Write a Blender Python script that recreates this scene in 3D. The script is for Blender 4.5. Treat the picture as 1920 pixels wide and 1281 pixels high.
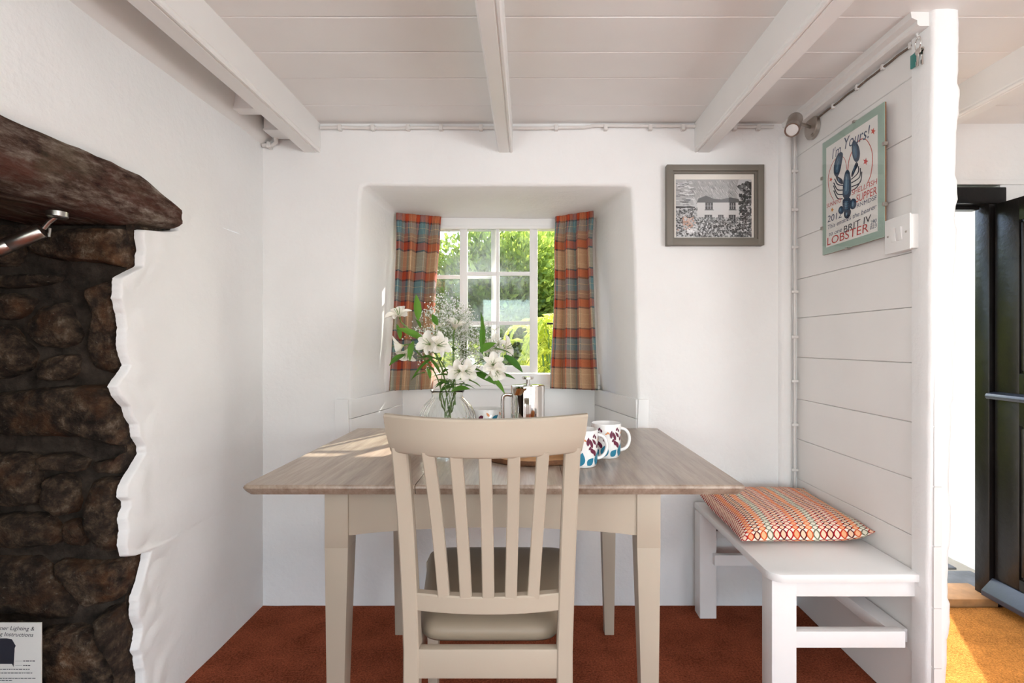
import bpy, bmesh, math, random
from mathutils import Vector, Matrix, noise, Euler
import numpy as np
R = math.radians
scene = bpy.context.scene
for o in list(bpy.data.objects):
    bpy.data.objects.remove(o)
C = scene.collection

# ------------------------------------------------------------------ camera
H = 1.12                                   # eye height; +Y is away from the camera
cd = bpy.data.cameras.new('camera'); cam = bpy.data.objects.new('camera', cd); C.objects.link(cam)
cam.location = (0, 0, H); cam.rotation_euler = (R(90), 0, 0)
cd.sensor_width = 36; cd.lens = 18.0; cd.shift_x = -30/1920; cd.shift_y = 4.5/1920
cd.clip_start = .02
scene.camera = cam

# ------------------------------------------------------------------ world, sun, added fill lamps
w = bpy.data.worlds.new('world'); scene.world = w; w.use_nodes = True
nt = w.node_tree; bg = nt.nodes['Background']
sky = nt.nodes.new('ShaderNodeTexSky'); sky.sky_type = 'NISHITA'; sky.sun_disc = False
sky.sun_elevation = R(32); sky.sun_rotation = R(28); sky.air_density = 1.0; sky.dust_density = 2.0
nt.links.new(sky.outputs[0], bg.inputs[0]); bg.inputs[1].default_value = .85

sd = bpy.data.lights.new('sun', 'SUN'); sun = bpy.data.objects.new('sun', sd); C.objects.link(sun)
sd.energy = 10.0; sd.angle = R(.6); sd.color = (1, .93, .82)
to_sun = Vector((math.sin(R(28))*math.cos(R(31)), math.cos(R(28))*math.cos(R(31)), math.sin(R(31))))
sun.rotation_euler = to_sun.to_track_quat('Z', 'Y').to_euler(); sun.location = (6, 8, 7)

def area(name, loc, rot, sx, sy, energy, col=(1, .97, .93)):
    l = bpy.data.lights.new(name, 'AREA'); l.shape = 'RECTANGLE'; l.size = sx; l.size_y = sy
    l.energy = energy; l.color = col
    o = bpy.data.objects.new(name, l); C.objects.link(o); o.location = loc; o.rotation_euler = rot
    return o
# unseen area lamps added behind the camera to brighten the room
FILL_COL = (.94, .98, 1.0)
area('fill_rear', (.62, -4.43, 1.32), (R(118), 0, 0), 3.0, 1.30, 12, FILL_COL)
area('fill_left', (-1.06, -1.35, 1.30), (R(122), 0, R(-90)), 1.9, 1.20, 68, FILL_COL)
area('fill_right', (2.33, -1.45, 1.30), (R(122), 0, R(90)), 1.9, 1.20, 92, FILL_COL)

vs = scene.view_settings
scene.display_settings.display_device = 'sRGB'
vs.view_transform = 'Standard'; vs.look = 'None'; vs.gamma = 1; vs.use_curve_mapping = False
vs.exposure = .57

# ------------------------------------------------------------------ helpers
def P(px, py, d):
    return Vector(((px-990)*d/960, d, H+(645-py)*d/960))
def XW(px, d): return (px-990)*d/960
def ZW(py, d): return H+(645-py)*d/960

wbase = {}
def props(o, label=None, cat=None, group=None, kind=None):
    if label: o['label'] = label
    if cat: o['category'] = cat
    if group: o['group'] = group
    if kind: o['kind'] = kind
    return o
def empty(name, loc, label=None, cat=None, group=None, kind=None):
    o = bpy.data.objects.new(name, None); o.empty_display_size = .05
    C.objects.link(o); o.location = loc; wbase[o] = Vector(loc)
    return props(o, label, cat, group, kind)
def root_of(o):
    while o.parent: o = o.parent
    return o
def link(name, me, parent=None, mtx=None):
    o = bpy.data.objects.new(name, me); C.objects.link(o)
    if parent is not None:
        o.parent = parent
        if parent.parent is None:
            o.matrix_parent_inverse = Matrix.Translation(-parent.location)
        else:
            o.matrix_parent_inverse = Matrix.Identity(4)
    if mtx is not None: o.matrix_basis = mtx
    return o

class MB:
    """collects geometry of one object, in world coordinates"""
    def __init__(s): s.v = []; s.f = []; s.m = []; s.uv = {}
    def add(s, vs, fs, mi=0):
        b = len(s.v); s.v += [tuple(v) for v in vs]
        for f in fs: s.f.append(tuple(i+b for i in f)); s.m.append(mi)
        return b
    def box(s, x0, x1, y0, y1, z0, z1, bev=0, mi=0, seg=2, mtx=None):
        bm = bmesh.new(); bmesh.ops.create_cube(bm, size=1)
        for v in bm.verts:
            v.co = Vector(((x0+x1)/2+v.co.x*(x1-x0), (y0+y1)/2+v.co.y*(y1-y0), (z0+z1)/2+v.co.z*(z1-z0)))
        if bev: bmesh.ops.bevel(bm, geom=bm.edges[:], offset=bev, segments=seg, affect='EDGES', profile=.6)
        s.bm(bm, mi, mtx); return s
    def bm(s, bm, mi=0, mtx=None):
        bm.verts.index_update()
        vs = [(mtx @ v.co if mtx else v.co) for v in bm.verts]
        s.add(vs, [[v.index for v in f.verts] for f in bm.faces], mi); bm.free()
    def hexa(s, lo, hi, mi=0, bev=0):
        """box between two quads lo[4], hi[4] (ordered alike)"""
        bm = bmesh.new(); vv = [bm.verts.new(p) for p in list(lo)+list(hi)]
        for f in ((3, 2, 1, 0), (4, 5, 6, 7), (0, 1, 5, 4), (1, 2, 6, 5), (2, 3, 7, 6), (3, 0, 4, 7)):
            bm.faces.new([vv[i] for i in f])
        bmesh.ops.recalc_face_normals(bm, faces=bm.faces[:])
        if bev: bmesh.ops.bevel(bm, geom=bm.edges[:], offset=bev, segments=2, affect='EDGES', profile=.6)
        s.bm(bm, mi); return s
    def loft(s, rings, closed=True, cap=True, mi=0):
        n = len(rings[0]); vs = [p for r in rings for p in r]; fs = []
        for i in range(len(rings)-1):
            for j in range(n if closed else n-1):
                k = (j+1) % n
                fs.append((i*n+j, i*n+k, (i+1)*n+k, (i+1)*n+j))
        if cap and closed:
            fs.append(tuple(reversed(range(n)))); fs.append(tuple((len(rings)-1)*n+j for j in range(n)))
        s.add(vs, fs, mi); return s
    def tube(s, pts, r, n=8, mi=0, cap=True):
        pts = [Vector(p) for p in pts]; rings = []; up = None
        for i, p in enumerate(pts):
            t = (pts[min(i+1, len(pts)-1)]-pts[max(i-1, 0)]).normalized()
            if up is None:
                a = Vector((0, 0, 1)) if abs(t.z) < .9 else Vector((1, 0, 0)); up = t.cross(a).normalized()
            else:
                up = (up-t*up.dot(t)).normalized()
            b = t.cross(up); rr = r[i] if isinstance(r, (list, tuple)) else r
            rings.append([p+(up*math.cos(2*math.pi*k/n)+b*math.sin(2*math.pi*k/n))*rr for k in range(n)])
        s.loft(rings, True, cap, mi); return s
    def lathe(s, c, prof, n=40, mi=0, mtx=None, rib=None):
        c = Vector(c); rings = []
        for r, z in prof:
            ring = []
            for k in range(n):
                a = 2*math.pi*k/n; rr = r*(1+(rib(a, z) if rib else 0))
                p = Vector((rr*math.cos(a), rr*math.sin(a), z)); ring.append((mtx @ p if mtx else p)+c)
            rings.append(ring)
        s.loft(rings, True, True, mi); return s
    def prism(s, pts, axis, a0, a1, mi=0, bev=0):
        """polygon pts (2-D) extruded along axis 'x','y','z' between a0 and a1"""
        def q(p, a): return {'x': (a, p[0], p[1]), 'y': (p[0], a, p[1]), 'z': (p[0], p[1], a)}[axis]
        bm = bmesh.new(); n = len(pts)
        A = [bm.verts.new(q(p, a0)) for p in pts]; B = [bm.verts.new(q(p, a1)) for p in pts]
        bm.faces.new(A); bm.faces.new(B[::-1])
        for i in range(n): bm.faces.new((A[i], B[i], B[(i+1) % n], A[(i+1) % n]))
        bmesh.ops.recalc_face_normals(bm, faces=bm.faces[:])
        if bev: bmesh.ops.bevel(bm, geom=bm.edges[:], offset=bev, segments=2, affect='EDGES', profile=.6)
        s.bm(bm, mi); return s
    def grid(s, fn, nu, nv, mi=0):
        vs = [fn(i/nu, j/nv) for j in range(nv+1) for i in range(nu+1)]; W_ = nu+1
        s.add(vs, [(j*W_+i, j*W_+i+1, (j+1)*W_+i+1, (j+1)*W_+i) for j in range(nv) for i in range(nu)], mi); return s
    def mesh(s, name, mats, smooth=True, uvfn=None, off=None, fix=True):
        me = bpy.data.meshes.new(name)
        vv = s.v if off is None else [tuple(Vector(v)-off) for v in s.v]
        me.from_pydata(vv, [], s.f)
        for m in (mats if isinstance(mats, (list, tuple)) else [mats]): me.materials.append(m)
        me.polygons.foreach_set('material_index', s.m)
        me.polygons.foreach_set('use_smooth', [bool(smooth)]*len(s.f))
        if fix:
            bm = bmesh.new(); bm.from_mesh(me); bmesh.ops.recalc_face_normals(bm, faces=bm.faces[:]); bm.to_mesh(me); bm.free()
        if smooth is not True and smooth:                       # angle in degrees: sharp edges above it
            try: me.set_sharp_from_angle(angle=R(smooth))
            except Exception: pass
        if uvfn:
            uvl = me.uv_layers.new(name='UVMap')
            for l in me.loops:
                uvl.data[l.index].uv = uvfn(l.vertex_index)
        me.update(); return me
    def build(s, name, mats, parent=None, smooth=30, uvfn=None, label=None, cat=None, group=None, kind=None, fix=True):
        if parent is not None:
            o = link(name, s.mesh(name, mats, smooth, uvfn, fix=fix), parent)
        else:
            a = np.array(s.v); base = Vector(((a[:, 0].min()+a[:, 0].max())/2, (a[:, 1].min()+a[:, 1].max())/2, a[:, 2].min()))
            o = link(name, s.mesh(name, mats, smooth, uvfn, off=base, fix=fix)); o.location = base
        return props(o, label, cat, group, kind)

def ns(p, sc, seed=0): return noise.noise(Vector(p)*sc+Vector((seed*7.3, seed*3.1, seed*1.7)))

# ------------------------------------------------------------------ materials
def srgb(r, g, b):
    f = lambda c: (c/255/12.92) if c/255 <= .04045 else ((c/255+.055)/1.055)**2.4
    return (f(r), f(g), f(b), 1)
class NT:
    def __init__(s, name):
        s.m = bpy.data.materials.new(name); s.m.use_nodes = True; s.t = s.m.node_tree
        s.b = s.t.nodes['Principled BSDF']; s.out = s.t.nodes['Material Output']
    def n(s, typ, **kw):
        x = s.t.nodes.new(typ)
        for k, v in kw.items():
            if k.startswith('i_'): x.inputs[k[2:].replace('_', ' ')].default_value = v
            else: setattr(x, k, v)
        return x
    def l(s, a, b): s.t.links.new(a, b)
    def math(s, op, a, b=None, c=None):
        x = s.n('ShaderNodeMath', operation=op)
        for i, q in enumerate((a, b, c)):
            if q is None: continue
            if isinstance(q, (int, float)): x.inputs[i].default_value = q
            else: s.l(q, x.inputs[i])
        return x.outputs[0]
    def mix(s, f, a, b, mode='MIX'):
        x = s.n('ShaderNodeMix', data_type='RGBA', blend_type=mode)
        for i, q in ((0, f), (6, a), (7, b)):
            if isinstance(q, (int, float)): x.inputs[i].default_value = q
            elif isinstance(q, tuple): x.inputs[i].default_value = q
            else: s.l(q, x.inputs[i])
        return x.outputs[2]
    def ramp(s, fac, stops, interp='LINEAR'):
        x = s.n('ShaderNodeValToRGB'); cr = x.color_ramp; cr.interpolation = interp
        while len(cr.elements) < len(stops): cr.elements.new(.5)
        for e, (p, c) in zip(cr.elements, sorted(stops, key=lambda q: q[0])): e.position = p; e.color = c
        s.l(fac, x.inputs[0]); return x.outputs[0]
    def noise(s, vec, scale, detail=4, rough=.55):
        x = s.n('ShaderNodeTexNoise'); x.inputs['Scale'].default_value = scale
        x.inputs['Detail'].default_value = detail; x.inputs['Roughness'].default_value = rough
        if vec is not None: s.l(vec, x.inputs['Vector'])
        return x.outputs[0]
    def pos(s, scale=(1, 1, 1)):
        g = s.n('ShaderNodeNewGeometry'); mp = s.n('ShaderNodeMapping'); mp.inputs['Scale'].default_value = scale
        s.l(g.outputs['Position'], mp.inputs[0]); return mp.outputs[0]
    def bump(s, h, strength=.3, dist=.01):
        x = s.n('ShaderNodeBump'); x.inputs['Strength'].default_value = strength; x.inputs['Distance'].default_value = dist
        s.l(h, x.inputs['Height']); s.l(x.outputs[0], s.b.inputs['Normal'])
    def col(s, c):
        if isinstance(c, tuple): s.b.inputs['Base Color'].default_value = c
        else: s.l(c, s.b.inputs['Base Color'])
    def set(s, rough=.5, metal=0, spec=.5, coat=0, coat_r=.1, trans=0, ior=1.45):
        i = s.b.inputs; i['Roughness'].default_value = rough; i['Metallic'].default_value = metal
        i['Specular IOR Level'].default_value = spec; i['Coat Weight'].default_value = coat; i['Coat Roughness'].default_value = coat_r
        i['Transmission Weight'].default_value = trans; i['IOR'].default_value = ior
        return s
def simple(name, c, rough=.5, metal=0, var=.06, vs=8, bump=0, bs=60, bd=.002, spec=.5, coat=0):
    t = NT(name); t.set(rough, metal, spec, coat)
    if var:
        n = t.noise(t.pos(), vs, 3)
        lo = tuple(max(0, q*(1-var)) for q in c[:3])+(1,); hi = tuple(min(1, q*(1+var)) for q in c[:3])+(1,)
        t.col(t.ramp(n, [(.3, lo), (.7, hi)]))
    else: t.col(c)
    if bump: t.bump(t.noise(t.pos(), bs, 5), bump, bd)
    return t.m

def m_plaster():
    t = NT('white plaster'); t.set(.75, spec=.25)
    p = t.pos()
    t.col(t.ramp(t.noise(p, 2.2, 4), [(.3, (.85, .84, .825, 1)), (.7, (.90, .893, .88, 1))]))
    a = t.noise(p, 7, 4); b = t.noise(p, 46, 5, .6); c = t.noise(p, 140, 3)
    h = t.math('ADD', t.math('MULTIPLY', a, 1.0), t.math('ADD', t.math('MULTIPLY', b, .35), t.math('MULTIPLY', c, .08)))
    t.bump(h, .42, .012); return t.m
def m_paintwood(name, c, bump=.12, rough=.38):
    t = NT(name); t.set(rough, spec=.45)
    p = t.pos()
    t.col(t.ramp(t.noise(p, 3, 3), [(.3, tuple(q*.95 for q in c[:3])+(1,)), (.7, c)]))
    t.bump(t.math('ADD', t.noise(p, 18, 4), t.math('MULTIPLY', t.noise(p, 120, 2), .2)), bump, .005); return t.m
def m_oak():
    t = NT('grey washed oak'); t.set(.34, spec=.5, coat=.35, coat_r=.22)
    p = t.pos((14, 1.1, 14)); n = t.noise(p, 3.2, 6, .65)
    n2 = t.noise(t.pos((5, .5, 5)), 3.0, 4, .6); n3 = t.noise(t.pos((60, 3, 60)), 3.0, 3, .6)
    g = t.math('ADD', t.math('MULTIPLY', n, .45), t.math('ADD', t.math('MULTIPLY', n2, .3), t.math('MULTIPLY', n3, .25)))
    t.col(t.ramp(g, [(.34, srgb(124, 103, 88)), (.5, srgb(158, 140, 124)), (.66, srgb(182, 166, 150))]))
    t.bump(t.noise(t.pos((90, 4, 90)), 3, 3), .12, .002); return t.m
def m_carpet(name, c, sc=150, b=1.0):
    t = NT(name); t.set(.95, spec=.05)
    p = t.pos(); n = t.noise(p, sc, 3, .7); n2 = t.noise(p, 9, 3)
    k = t.math('ADD', t.math('MULTIPLY', n, .75), t.math('MULTIPLY', n2, .3))
    lo = tuple(q*.35 for q in c[:3])+(1,); hi = tuple(min(1, q*1.6) for q in c[:3])+(1,)
    t.col(t.ramp(k, [(.33, lo), (.55, c), (.75, hi)]))
    t.b.inputs['Specular IOR Level'].default_value = 0
    t.bump(n, b, .008); return t.m
def m_stone():
    t = NT('sooty granite'); t.set(.85, spec=.25)
    p = t.pos(); oi = t.n('ShaderNodeObjectInfo')
    a = t.noise(p, 26, 8, .7); b = t.noise(p, 7, 5, .6); c = t.noise(p, 75, 4, .7)
    base = t.ramp(a, [(.34, srgb(30, 24, 20)), (.47, srgb(62, 50, 41)), (.58, srgb(98, 80, 64)), (.68, srgb(140, 124, 106))])
    rust = t.ramp(b, [(.52, (0, 0, 0, 1)), (.70, (1, 1, 1, 1))])
    base = t.mix(t.math('MULTIPLY', rust, .55), base, srgb(120, 74, 38))
    base = t.mix(t.math('MULTIPLY', oi.outputs['Random'], .45), base, srgb(48, 40, 34))
    pale = t.ramp(c, [(.62, (0, 0, 0, 1)), (.72, (1, 1, 1, 1))])
    base = t.mix(t.math('MULTIPLY', pale, .4), base, srgb(150, 140, 126))
    t.col(base); t.bump(t.math('ADD', a, t.math('MULTIPLY', c, .45)), .9, .022); return t.m
def m_mortar():
    t = NT('dark fireplace mortar'); t.set(.9, spec=.15); p = t.pos()
    t.col(t.ramp(t.noise(p, 18, 6, .65), [(.3, srgb(34, 29, 26)), (.7, srgb(74, 64, 56))]))
    t.bump(t.noise(p, 40, 6, .65), .7, .012); return t.m
def m_lintel():
    t = NT('weathered timber'); t.set(.8, spec=.2); p = t.pos((1, .30, 1))
    a = t.noise(p, 42, 8, .75); b = t.noise(t.pos((1, .40, 1.3)), 14, 6, .65); c = t.noise(t.pos(), 5, 3)
    base = t.ramp(a, [(.34, srgb(44, 30, 25)), (.47, srgb(98, 76, 65)), (.56, srgb(134, 115, 103)), (.66, srgb(172, 160, 148))])
    base = t.mix(t.math('MULTIPLY', t.ramp(b, [(.45, (0, 0, 0, 1)), (.62, (1, 1, 1, 1))]), .75), base, srgb(104, 60, 48))
    base = t.mix(t.math('MULTIPLY', t.ramp(c, [(.5, (0, 0, 0, 1)), (.7, (1, 1, 1, 1))]), .45), base, srgb(138, 126, 100))
    t.col(base); t.bump(t.math('ADD', a, t.math('MULTIPLY', b, .7)), 1.0, .020); return t.m
def m_metal(name, c, rough, brushed=False):
    t = NT(name); t.set(rough, 1); t.col(c)
    if brushed: t.bump(t.noise(t.pos((1, 1, 60)), 60, 2), .08, .001)
    return t.m
def m_glass_thin():
    t = NT('window glass'); tr = t.n('ShaderNodeBsdfTransparent'); gl = t.n('ShaderNodeBsdfGlossy'); gl.inputs['Roughness'].default_value = .03
    tr.inputs[0].default_value = (.97, .985, .98, 1)
    df = t.n('ShaderNodeBsdfDiffuse'); df.inputs[0].default_value = (.75, .85, .9, 1)
    fr = t.n('ShaderNodeMath', operation='MULTIPLY_ADD'); lw_ = t.n('ShaderNodeLayerWeight'); lw_.inputs[0].default_value = .5
    t.l(t.math('POWER', lw_.outputs['Facing'], 5), fr.inputs[0]); fr.inputs[1].default_value = .9; fr.inputs[2].default_value = .04
    m1 = t.n('ShaderNodeMixShader'); t.l(fr.outputs[0], m1.inputs[0]); t.l(tr.outputs[0], m1.inputs[1]); t.l(gl.outputs[0], m1.inputs[2])
    dirt = t.ramp(t.noise(t.pos(), 7, 4), [(.45, (0, 0, 0, 1)), (.75, (.13, .13, .13, 1))])
    m2 = t.n('ShaderNodeMixShader'); t.l(dirt, m2.inputs[0]); t.l(m1.outputs[0], m2.inputs[1]); t.l(df.outputs[0], m2.inputs[2])
    t.l(m2.outputs[0], t.out.inputs[0]); return t.m
def m_leaf(name, c1, c2, trans=.45, rough=.45):
    t = NT(name); t.set(rough, spec=.35)
    at = t.n('ShaderNodeAttribute', attribute_name='tint'); col = t.ramp(at.outputs['Fac'], [(0, c1), (1, c2)])
    t.col(col); tl = t.n('ShaderNodeBsdfTranslucent'); t.l(col, tl.inputs[0])
    mx = t.n('ShaderNodeMixShader'); mx.inputs[0].default_value = trans
    t.l(t.b.outputs[0], mx.inputs[1]); t.l(tl.outputs[0], mx.inputs[2]); t.l(mx.outputs[0], t.out.inputs[0]); return t.m
def m_plaid():
    t = NT('tartan wool'); t.set(.9, spec=.1); t.b.inputs['Sheen Weight'].default_value = .2
    uv = t.n('ShaderNodeUVMap', uv_map='UVMap'); sp = t.n('ShaderNodeSeparateXYZ'); t.l(uv.outputs[0], sp.inputs[0])
    rust = srgb(190, 78, 44); teal = srgb(112, 146, 150); beige = srgb(196, 172, 140); slate = srgb(58, 56, 66); tau = srgb(150, 132, 118); pale = srgb(214, 200, 160); peach = srgb(204, 146, 104)
    def band(x, first, second):
        f = t.math('FRACT', x)
        s = [(0, rust), (.02, rust), (.125, slate), (.15, first), (.24, pale), (.25, first), (.345, tau), (.40, pale), (.41, tau), (.475, slate), (.50, rust), (.625, slate), (.65, second), (.74, pale), (.75, second), (.90, pale), (.91, second), (.975, slate)]
        return t.ramp(f, s, 'CONSTANT')
    a = band(t.math('MULTIPLY', sp.outputs[1], 1/.30), teal, beige)
    b = band(t.math('ADD', t.math('MULTIPLY', sp.outputs[0], 1/.26), .12), teal, peach)
    c = t.mix(.45, a, b)
    wv = t.noise(t.pos((1, 1, 1)), 420, 2, .8)
    c = t.mix(.5, c, t.ramp(wv, [(.3, (.25, .25, .25, 1)), (.7, (.75, .75, .75, 1))]), 'OVERLAY')
    t.col(c); t.bump(wv, .25, .001)
    tl = t.n('ShaderNodeBsdfTranslucent'); t.l(c, tl.inputs[0]); mx = t.n('ShaderNodeMixShader'); mx.inputs[0].default_value = .12
    t.l(t.b.outputs[0], mx.inputs[1]); t.l(tl.outputs[0], mx.inputs[2]); t.l(mx.outputs[0], t.out.inputs[0]); return t.m
def m_ogee():
    t = NT('oval chain weave'); t.set(.9, spec=.1)
    uv = t.n('ShaderNodeUVMap', uv_map='UVMap'); sp = t.n('ShaderNodeSeparateXYZ'); t.l(uv.outputs[0], sp.inputs[0])
    N = 20.0; u = t.math('MULTIPLY', sp.outputs[0], N); v = t.math('MULTIPLY', sp.outputs[1], 34.0)
    cell = t.math('FLOOR', u); uf = t.math('SUBTRACT', t.math('FRACT', u), .5)
    s = t.math('MULTIPLY', t.math('SINE', t.math('MULTIPLY', v, math.pi)), .47)
    d1 = t.math('ABSOLUTE', t.math('SUBTRACT', uf, s)); d2 = t.math('ABSOLUTE', t.math('ADD', uf, s))
    line = t.math('LESS_THAN', t.math('MINIMUM', d1, d2), .12)
    inside = t.math('LESS_THAN', t.math('ABSOLUTE', uf), t.math('ABSOLUTE', s))
    ph = t.math('FRACT', t.math('MULTIPLY', t.math('ADD', cell, .5), 1/7.0))
    lc = t.ramp(ph, [(0, srgb(168, 26, 36)), (.143, srgb(206, 70, 44)), (.286, srgb(96, 30, 34)), (.43, srgb(214, 92, 50)), (.572, srgb(118, 112, 92)), (.715, srgb(176, 36, 40)), (.858, srgb(110, 24, 34))], 'CONSTANT')
    fc = t.ramp(ph, [(0, srgb(246, 214, 190)), (.143, srgb(244, 172, 128)), (.286, srgb(240, 200, 170)), (.43, srgb(246, 184, 140)), (.572, srgb(226, 220, 200)), (.715, srgb(244, 206, 176)), (.858, srgb(242, 196, 166))], 'CONSTANT')
    c = t.mix(inside, srgb(240, 230, 214), fc); c = t.mix(line, c, lc)
    t.col(c); t.bump(t.noise(t.pos(), 400, 2), .2, .001); return t.m
def m_vcol(name='ink print', rough=.7):
    t = NT(name); t.set(rough, spec=.2)
    a = t.n('ShaderNodeAttribute', attribute_name='ink'); t.col(a.outputs['Color']); return t.m

M = dict(
    plaster=m_plaster(),
    beam=m_paintwood('white gloss beam paint', (.86, .84, .815, 1)),
    board=m_paintwood('white board paint', (.86, .835, .81, 1), .1),
    bench=m_paintwood('white bench paint', (.89, .88, .865, 1), .08, .32),
    frame_w=m_paintwood('white window paint', (.90, .89, .875, 1), .1, .35),
    chair=m_paintwood('greige satin paint', srgb(177, 164, 147), .04, .45),
    oak=m_oak(),
    carpet=m_carpet('terracotta carpet', srgb(152, 82, 58)),
    coir=m_carpet('coir fibre', srgb(190, 128, 66), 190, 1.0),
    stone=m_stone(), mortar=m_mortar(), lintel=m_lintel(),
    gap=simple('dark gap', srgb(60, 50, 42), .95),
    chrome=m_metal('polished steel', (.78, .76, .73, 1), .06),
    steel=m_metal('brushed steel', (.46, .42, .38, 1), .32, True),
    glass=m_glass_thin(), satin=m_metal('satin nickel', (.55, .53, .50, 1), .28, True),
    seat=simple('taupe leather', srgb(140, 126, 108), .45, var=.05, bump=.1, bs=120, bd=.001),
    black=simple('black gloss paint', srgb(18, 16, 16), .30, var=.4, bump=.45, bs=26, bd=.004, spec=.35),
    slateblue=simple('slate blue paint', srgb(46, 50, 62), .35, bump=.2),
    plastic=simple('white plastic', (.80, .785, .765, 1), .35, var=.02),
    cable=simple('painted cable', (.74, .71, .68, 1), .5, var=.04),
    darkcable=simple('dark cable gap', srgb(120, 104, 92), .8),
    china=simple('white china', (.90, .89, .87, 1), .12, var=0, coat=.4),
    teal=simple('teal print', srgb(46, 124, 152), .2, var=.15), plum=simple('plum print', srgb(104, 44, 66), .2, var=.15),
    orange=simple('orange print', srgb(224, 150, 100), .2, var=.1),
    grey_frame=simple('grey green frame paint', srgb(120, 114, 104), .5, var=.03),
    mount=simple('cream mount', srgb(238, 232, 222), .8, var=.02),
    poster_border=simple('duck egg mount', srgb(160, 182, 168), .6, var=.05, vs=12),
    paper=simple('white paper', srgb(236, 232, 226), .8, var=.02),
    wood_edge=simple('backing board', srgb(146, 104, 74), .7),
    ink=m_vcol(), red=simple('red ink', srgb(190, 62, 52), .8, var=.1), blue=simple('blue ink', srgb(62, 74, 100), .8, var=.15),
    darkink=simple('dark ink', srgb(44, 44, 54), .8), orangeink=simple('orange ink', srgb(222, 140, 70), .8),
    plaid=m_plaid(), ogee=m_ogee(),
    bark=simple('bark', srgb(96, 62, 38), .85, var=.4, vs=60, bump=.6, bs=90, bd=.004),
    slice=simple('log slice', srgb(196, 150, 104), .6, var=.15, vs=30),
    pastry=simple('baked pastry', srgb(188, 112, 48), .5, var=.5, vs=40, bump=.4, bs=70, bd=.004),
    doorwood=simple('worn threshold timber', srgb(172, 128, 84), .6, var=.25, vs=14, bump=.3),
    slate=simple('grey slate', srgb(108, 110, 112), .6, var=.2, vs=14, bump=.4, bs=30, bd=.006),
    pointing=simple('sandy pointing', srgb(190, 180, 162), .9, bump=.5),
    outwhite=simple('whitewash', (.88, .87, .85, 1), .8, var=.03, bump=.3, bs=16, bd=.01),
    ground=simple('garden soil', srgb(88, 84, 50), .95, var=.4, vs=4),
    stem=simple('green stem', srgb(96, 128, 58), .5, var=.2, vs=40),
    keytag=simple('teal key tag', srgb(58, 128, 122), .3), wood_dark=simple('bark brown', srgb(84, 66, 50), .9, var=.3, vs=20, bump=.6),
    water=simple('water', (.9, .95, .92, 1), .0, var=0),
)
_g = NT('ribbed vase glass'); _g.set(.0, spec=.5, trans=1, ior=1.42); _g.col((.98, 1, .99, 1)); M['vase'] = _g.m
_g = NT('clear water'); _g.set(.0, spec=.5, trans=1, ior=1.33); _g.col((.96, 1, .96, 1)); M['water'] = _g.m
_g = NT('frame glazing'); _t = _g.n('ShaderNodeBsdfTransparent'); _q = _g.n('ShaderNodeBsdfGlossy'); _q.inputs[1].default_value = .02
_lw = _g.n('ShaderNodeLayerWeight'); _lw.inputs[0].default_value = .5; _f = _g.n('ShaderNodeMath', operation='MULTIPLY_ADD'); _g.l(_g.math('POWER', _lw.outputs['Facing'], 5), _f.inputs[0]); _f.inputs[1].default_value = .9; _f.inputs[2].default_value = .03; _x = _g.n('ShaderNodeMixShader'); _g.l(_f.outputs[0], _x.inputs[0]); _g.l(_t.outputs[0], _x.inputs[1]); _g.l(_q.outputs[0], _x.inputs[2]); _g.l(_x.outputs[0], _g.out.inputs[0])
M['glazing'] = _g.m

# ------------------------------------------------------------------ room dimensions
XL, XR, YB, ZC = -1.15, 1.15, 2.19, 2.062
XH, YR = 2.40, -4.5                                   # hall side wall, wall behind the camera
random.seed(3)

# ------------------------------------------------------------------ floor
def fl(u, v):
    x = -1.85+u*(XH+.1+1.85); y = YR-.05+v*(YB+.05-YR+.03)
    return (x, y, .0015*ns((x, y, 0), 9))
MB().grid(fl, 90, 110).build('floor', M['carpet'], smooth=True, kind='structure', label='terracotta brown carpet covering the dining corner floor', cat='floor')

# ------------------------------------------------------------------ ceiling: painted planks, beams, wall plates
ceil = empty('ceiling', (0, 0, ZC), 'white painted plank ceiling with exposed beams', 'ceiling', kind='structure')
MB().box(-1.9, XH+.1, YR-.1, YB+.6, ZC+.03, ZC+.06).build('backing', M['gap'], ceil, smooth=False)
MB().box(-1.9, XH+.1, YR-.1, .41, ZC, ZC+.028).build('rear_boarding', M['board'], ceil, smooth=False)
edges = [.41, .59, .76, .935, 1.115, 1.295, 1.475, 1.653, 1.816, 2.022, YB+.02]
random.seed(5)
for i in range(len(edges)-1):
    a, b = edges[i], edges[i+1]; n = 90; mb = MB(); rows = []
    for k in range(n+1):
        x = -1.2+k/n*(XH+1.25); wob = lambda s: max(0, ns((x, s*3.7, .3), 2.6)*.0035+.0008) + max(0, ns((x, s*9.1, 2.3), 14)*.0012)
        y0 = a+wob(i) - .0004; y1 = b-wob(i+.5)+.0002; sag = .0012*ns((x, i, 0), 1.5)
        rows.append([(x, y0, ZC+.022), (x, y0, ZC+sag+.002), (x, y0+.003, ZC+sag), (x, y1-.003, ZC+sag), (x, y1, ZC+sag+.002), (x, y1, ZC+.022)])
    mb.loft(rows, True, True); mb.build('plank', M['board'], ceil, smooth=25)
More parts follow.
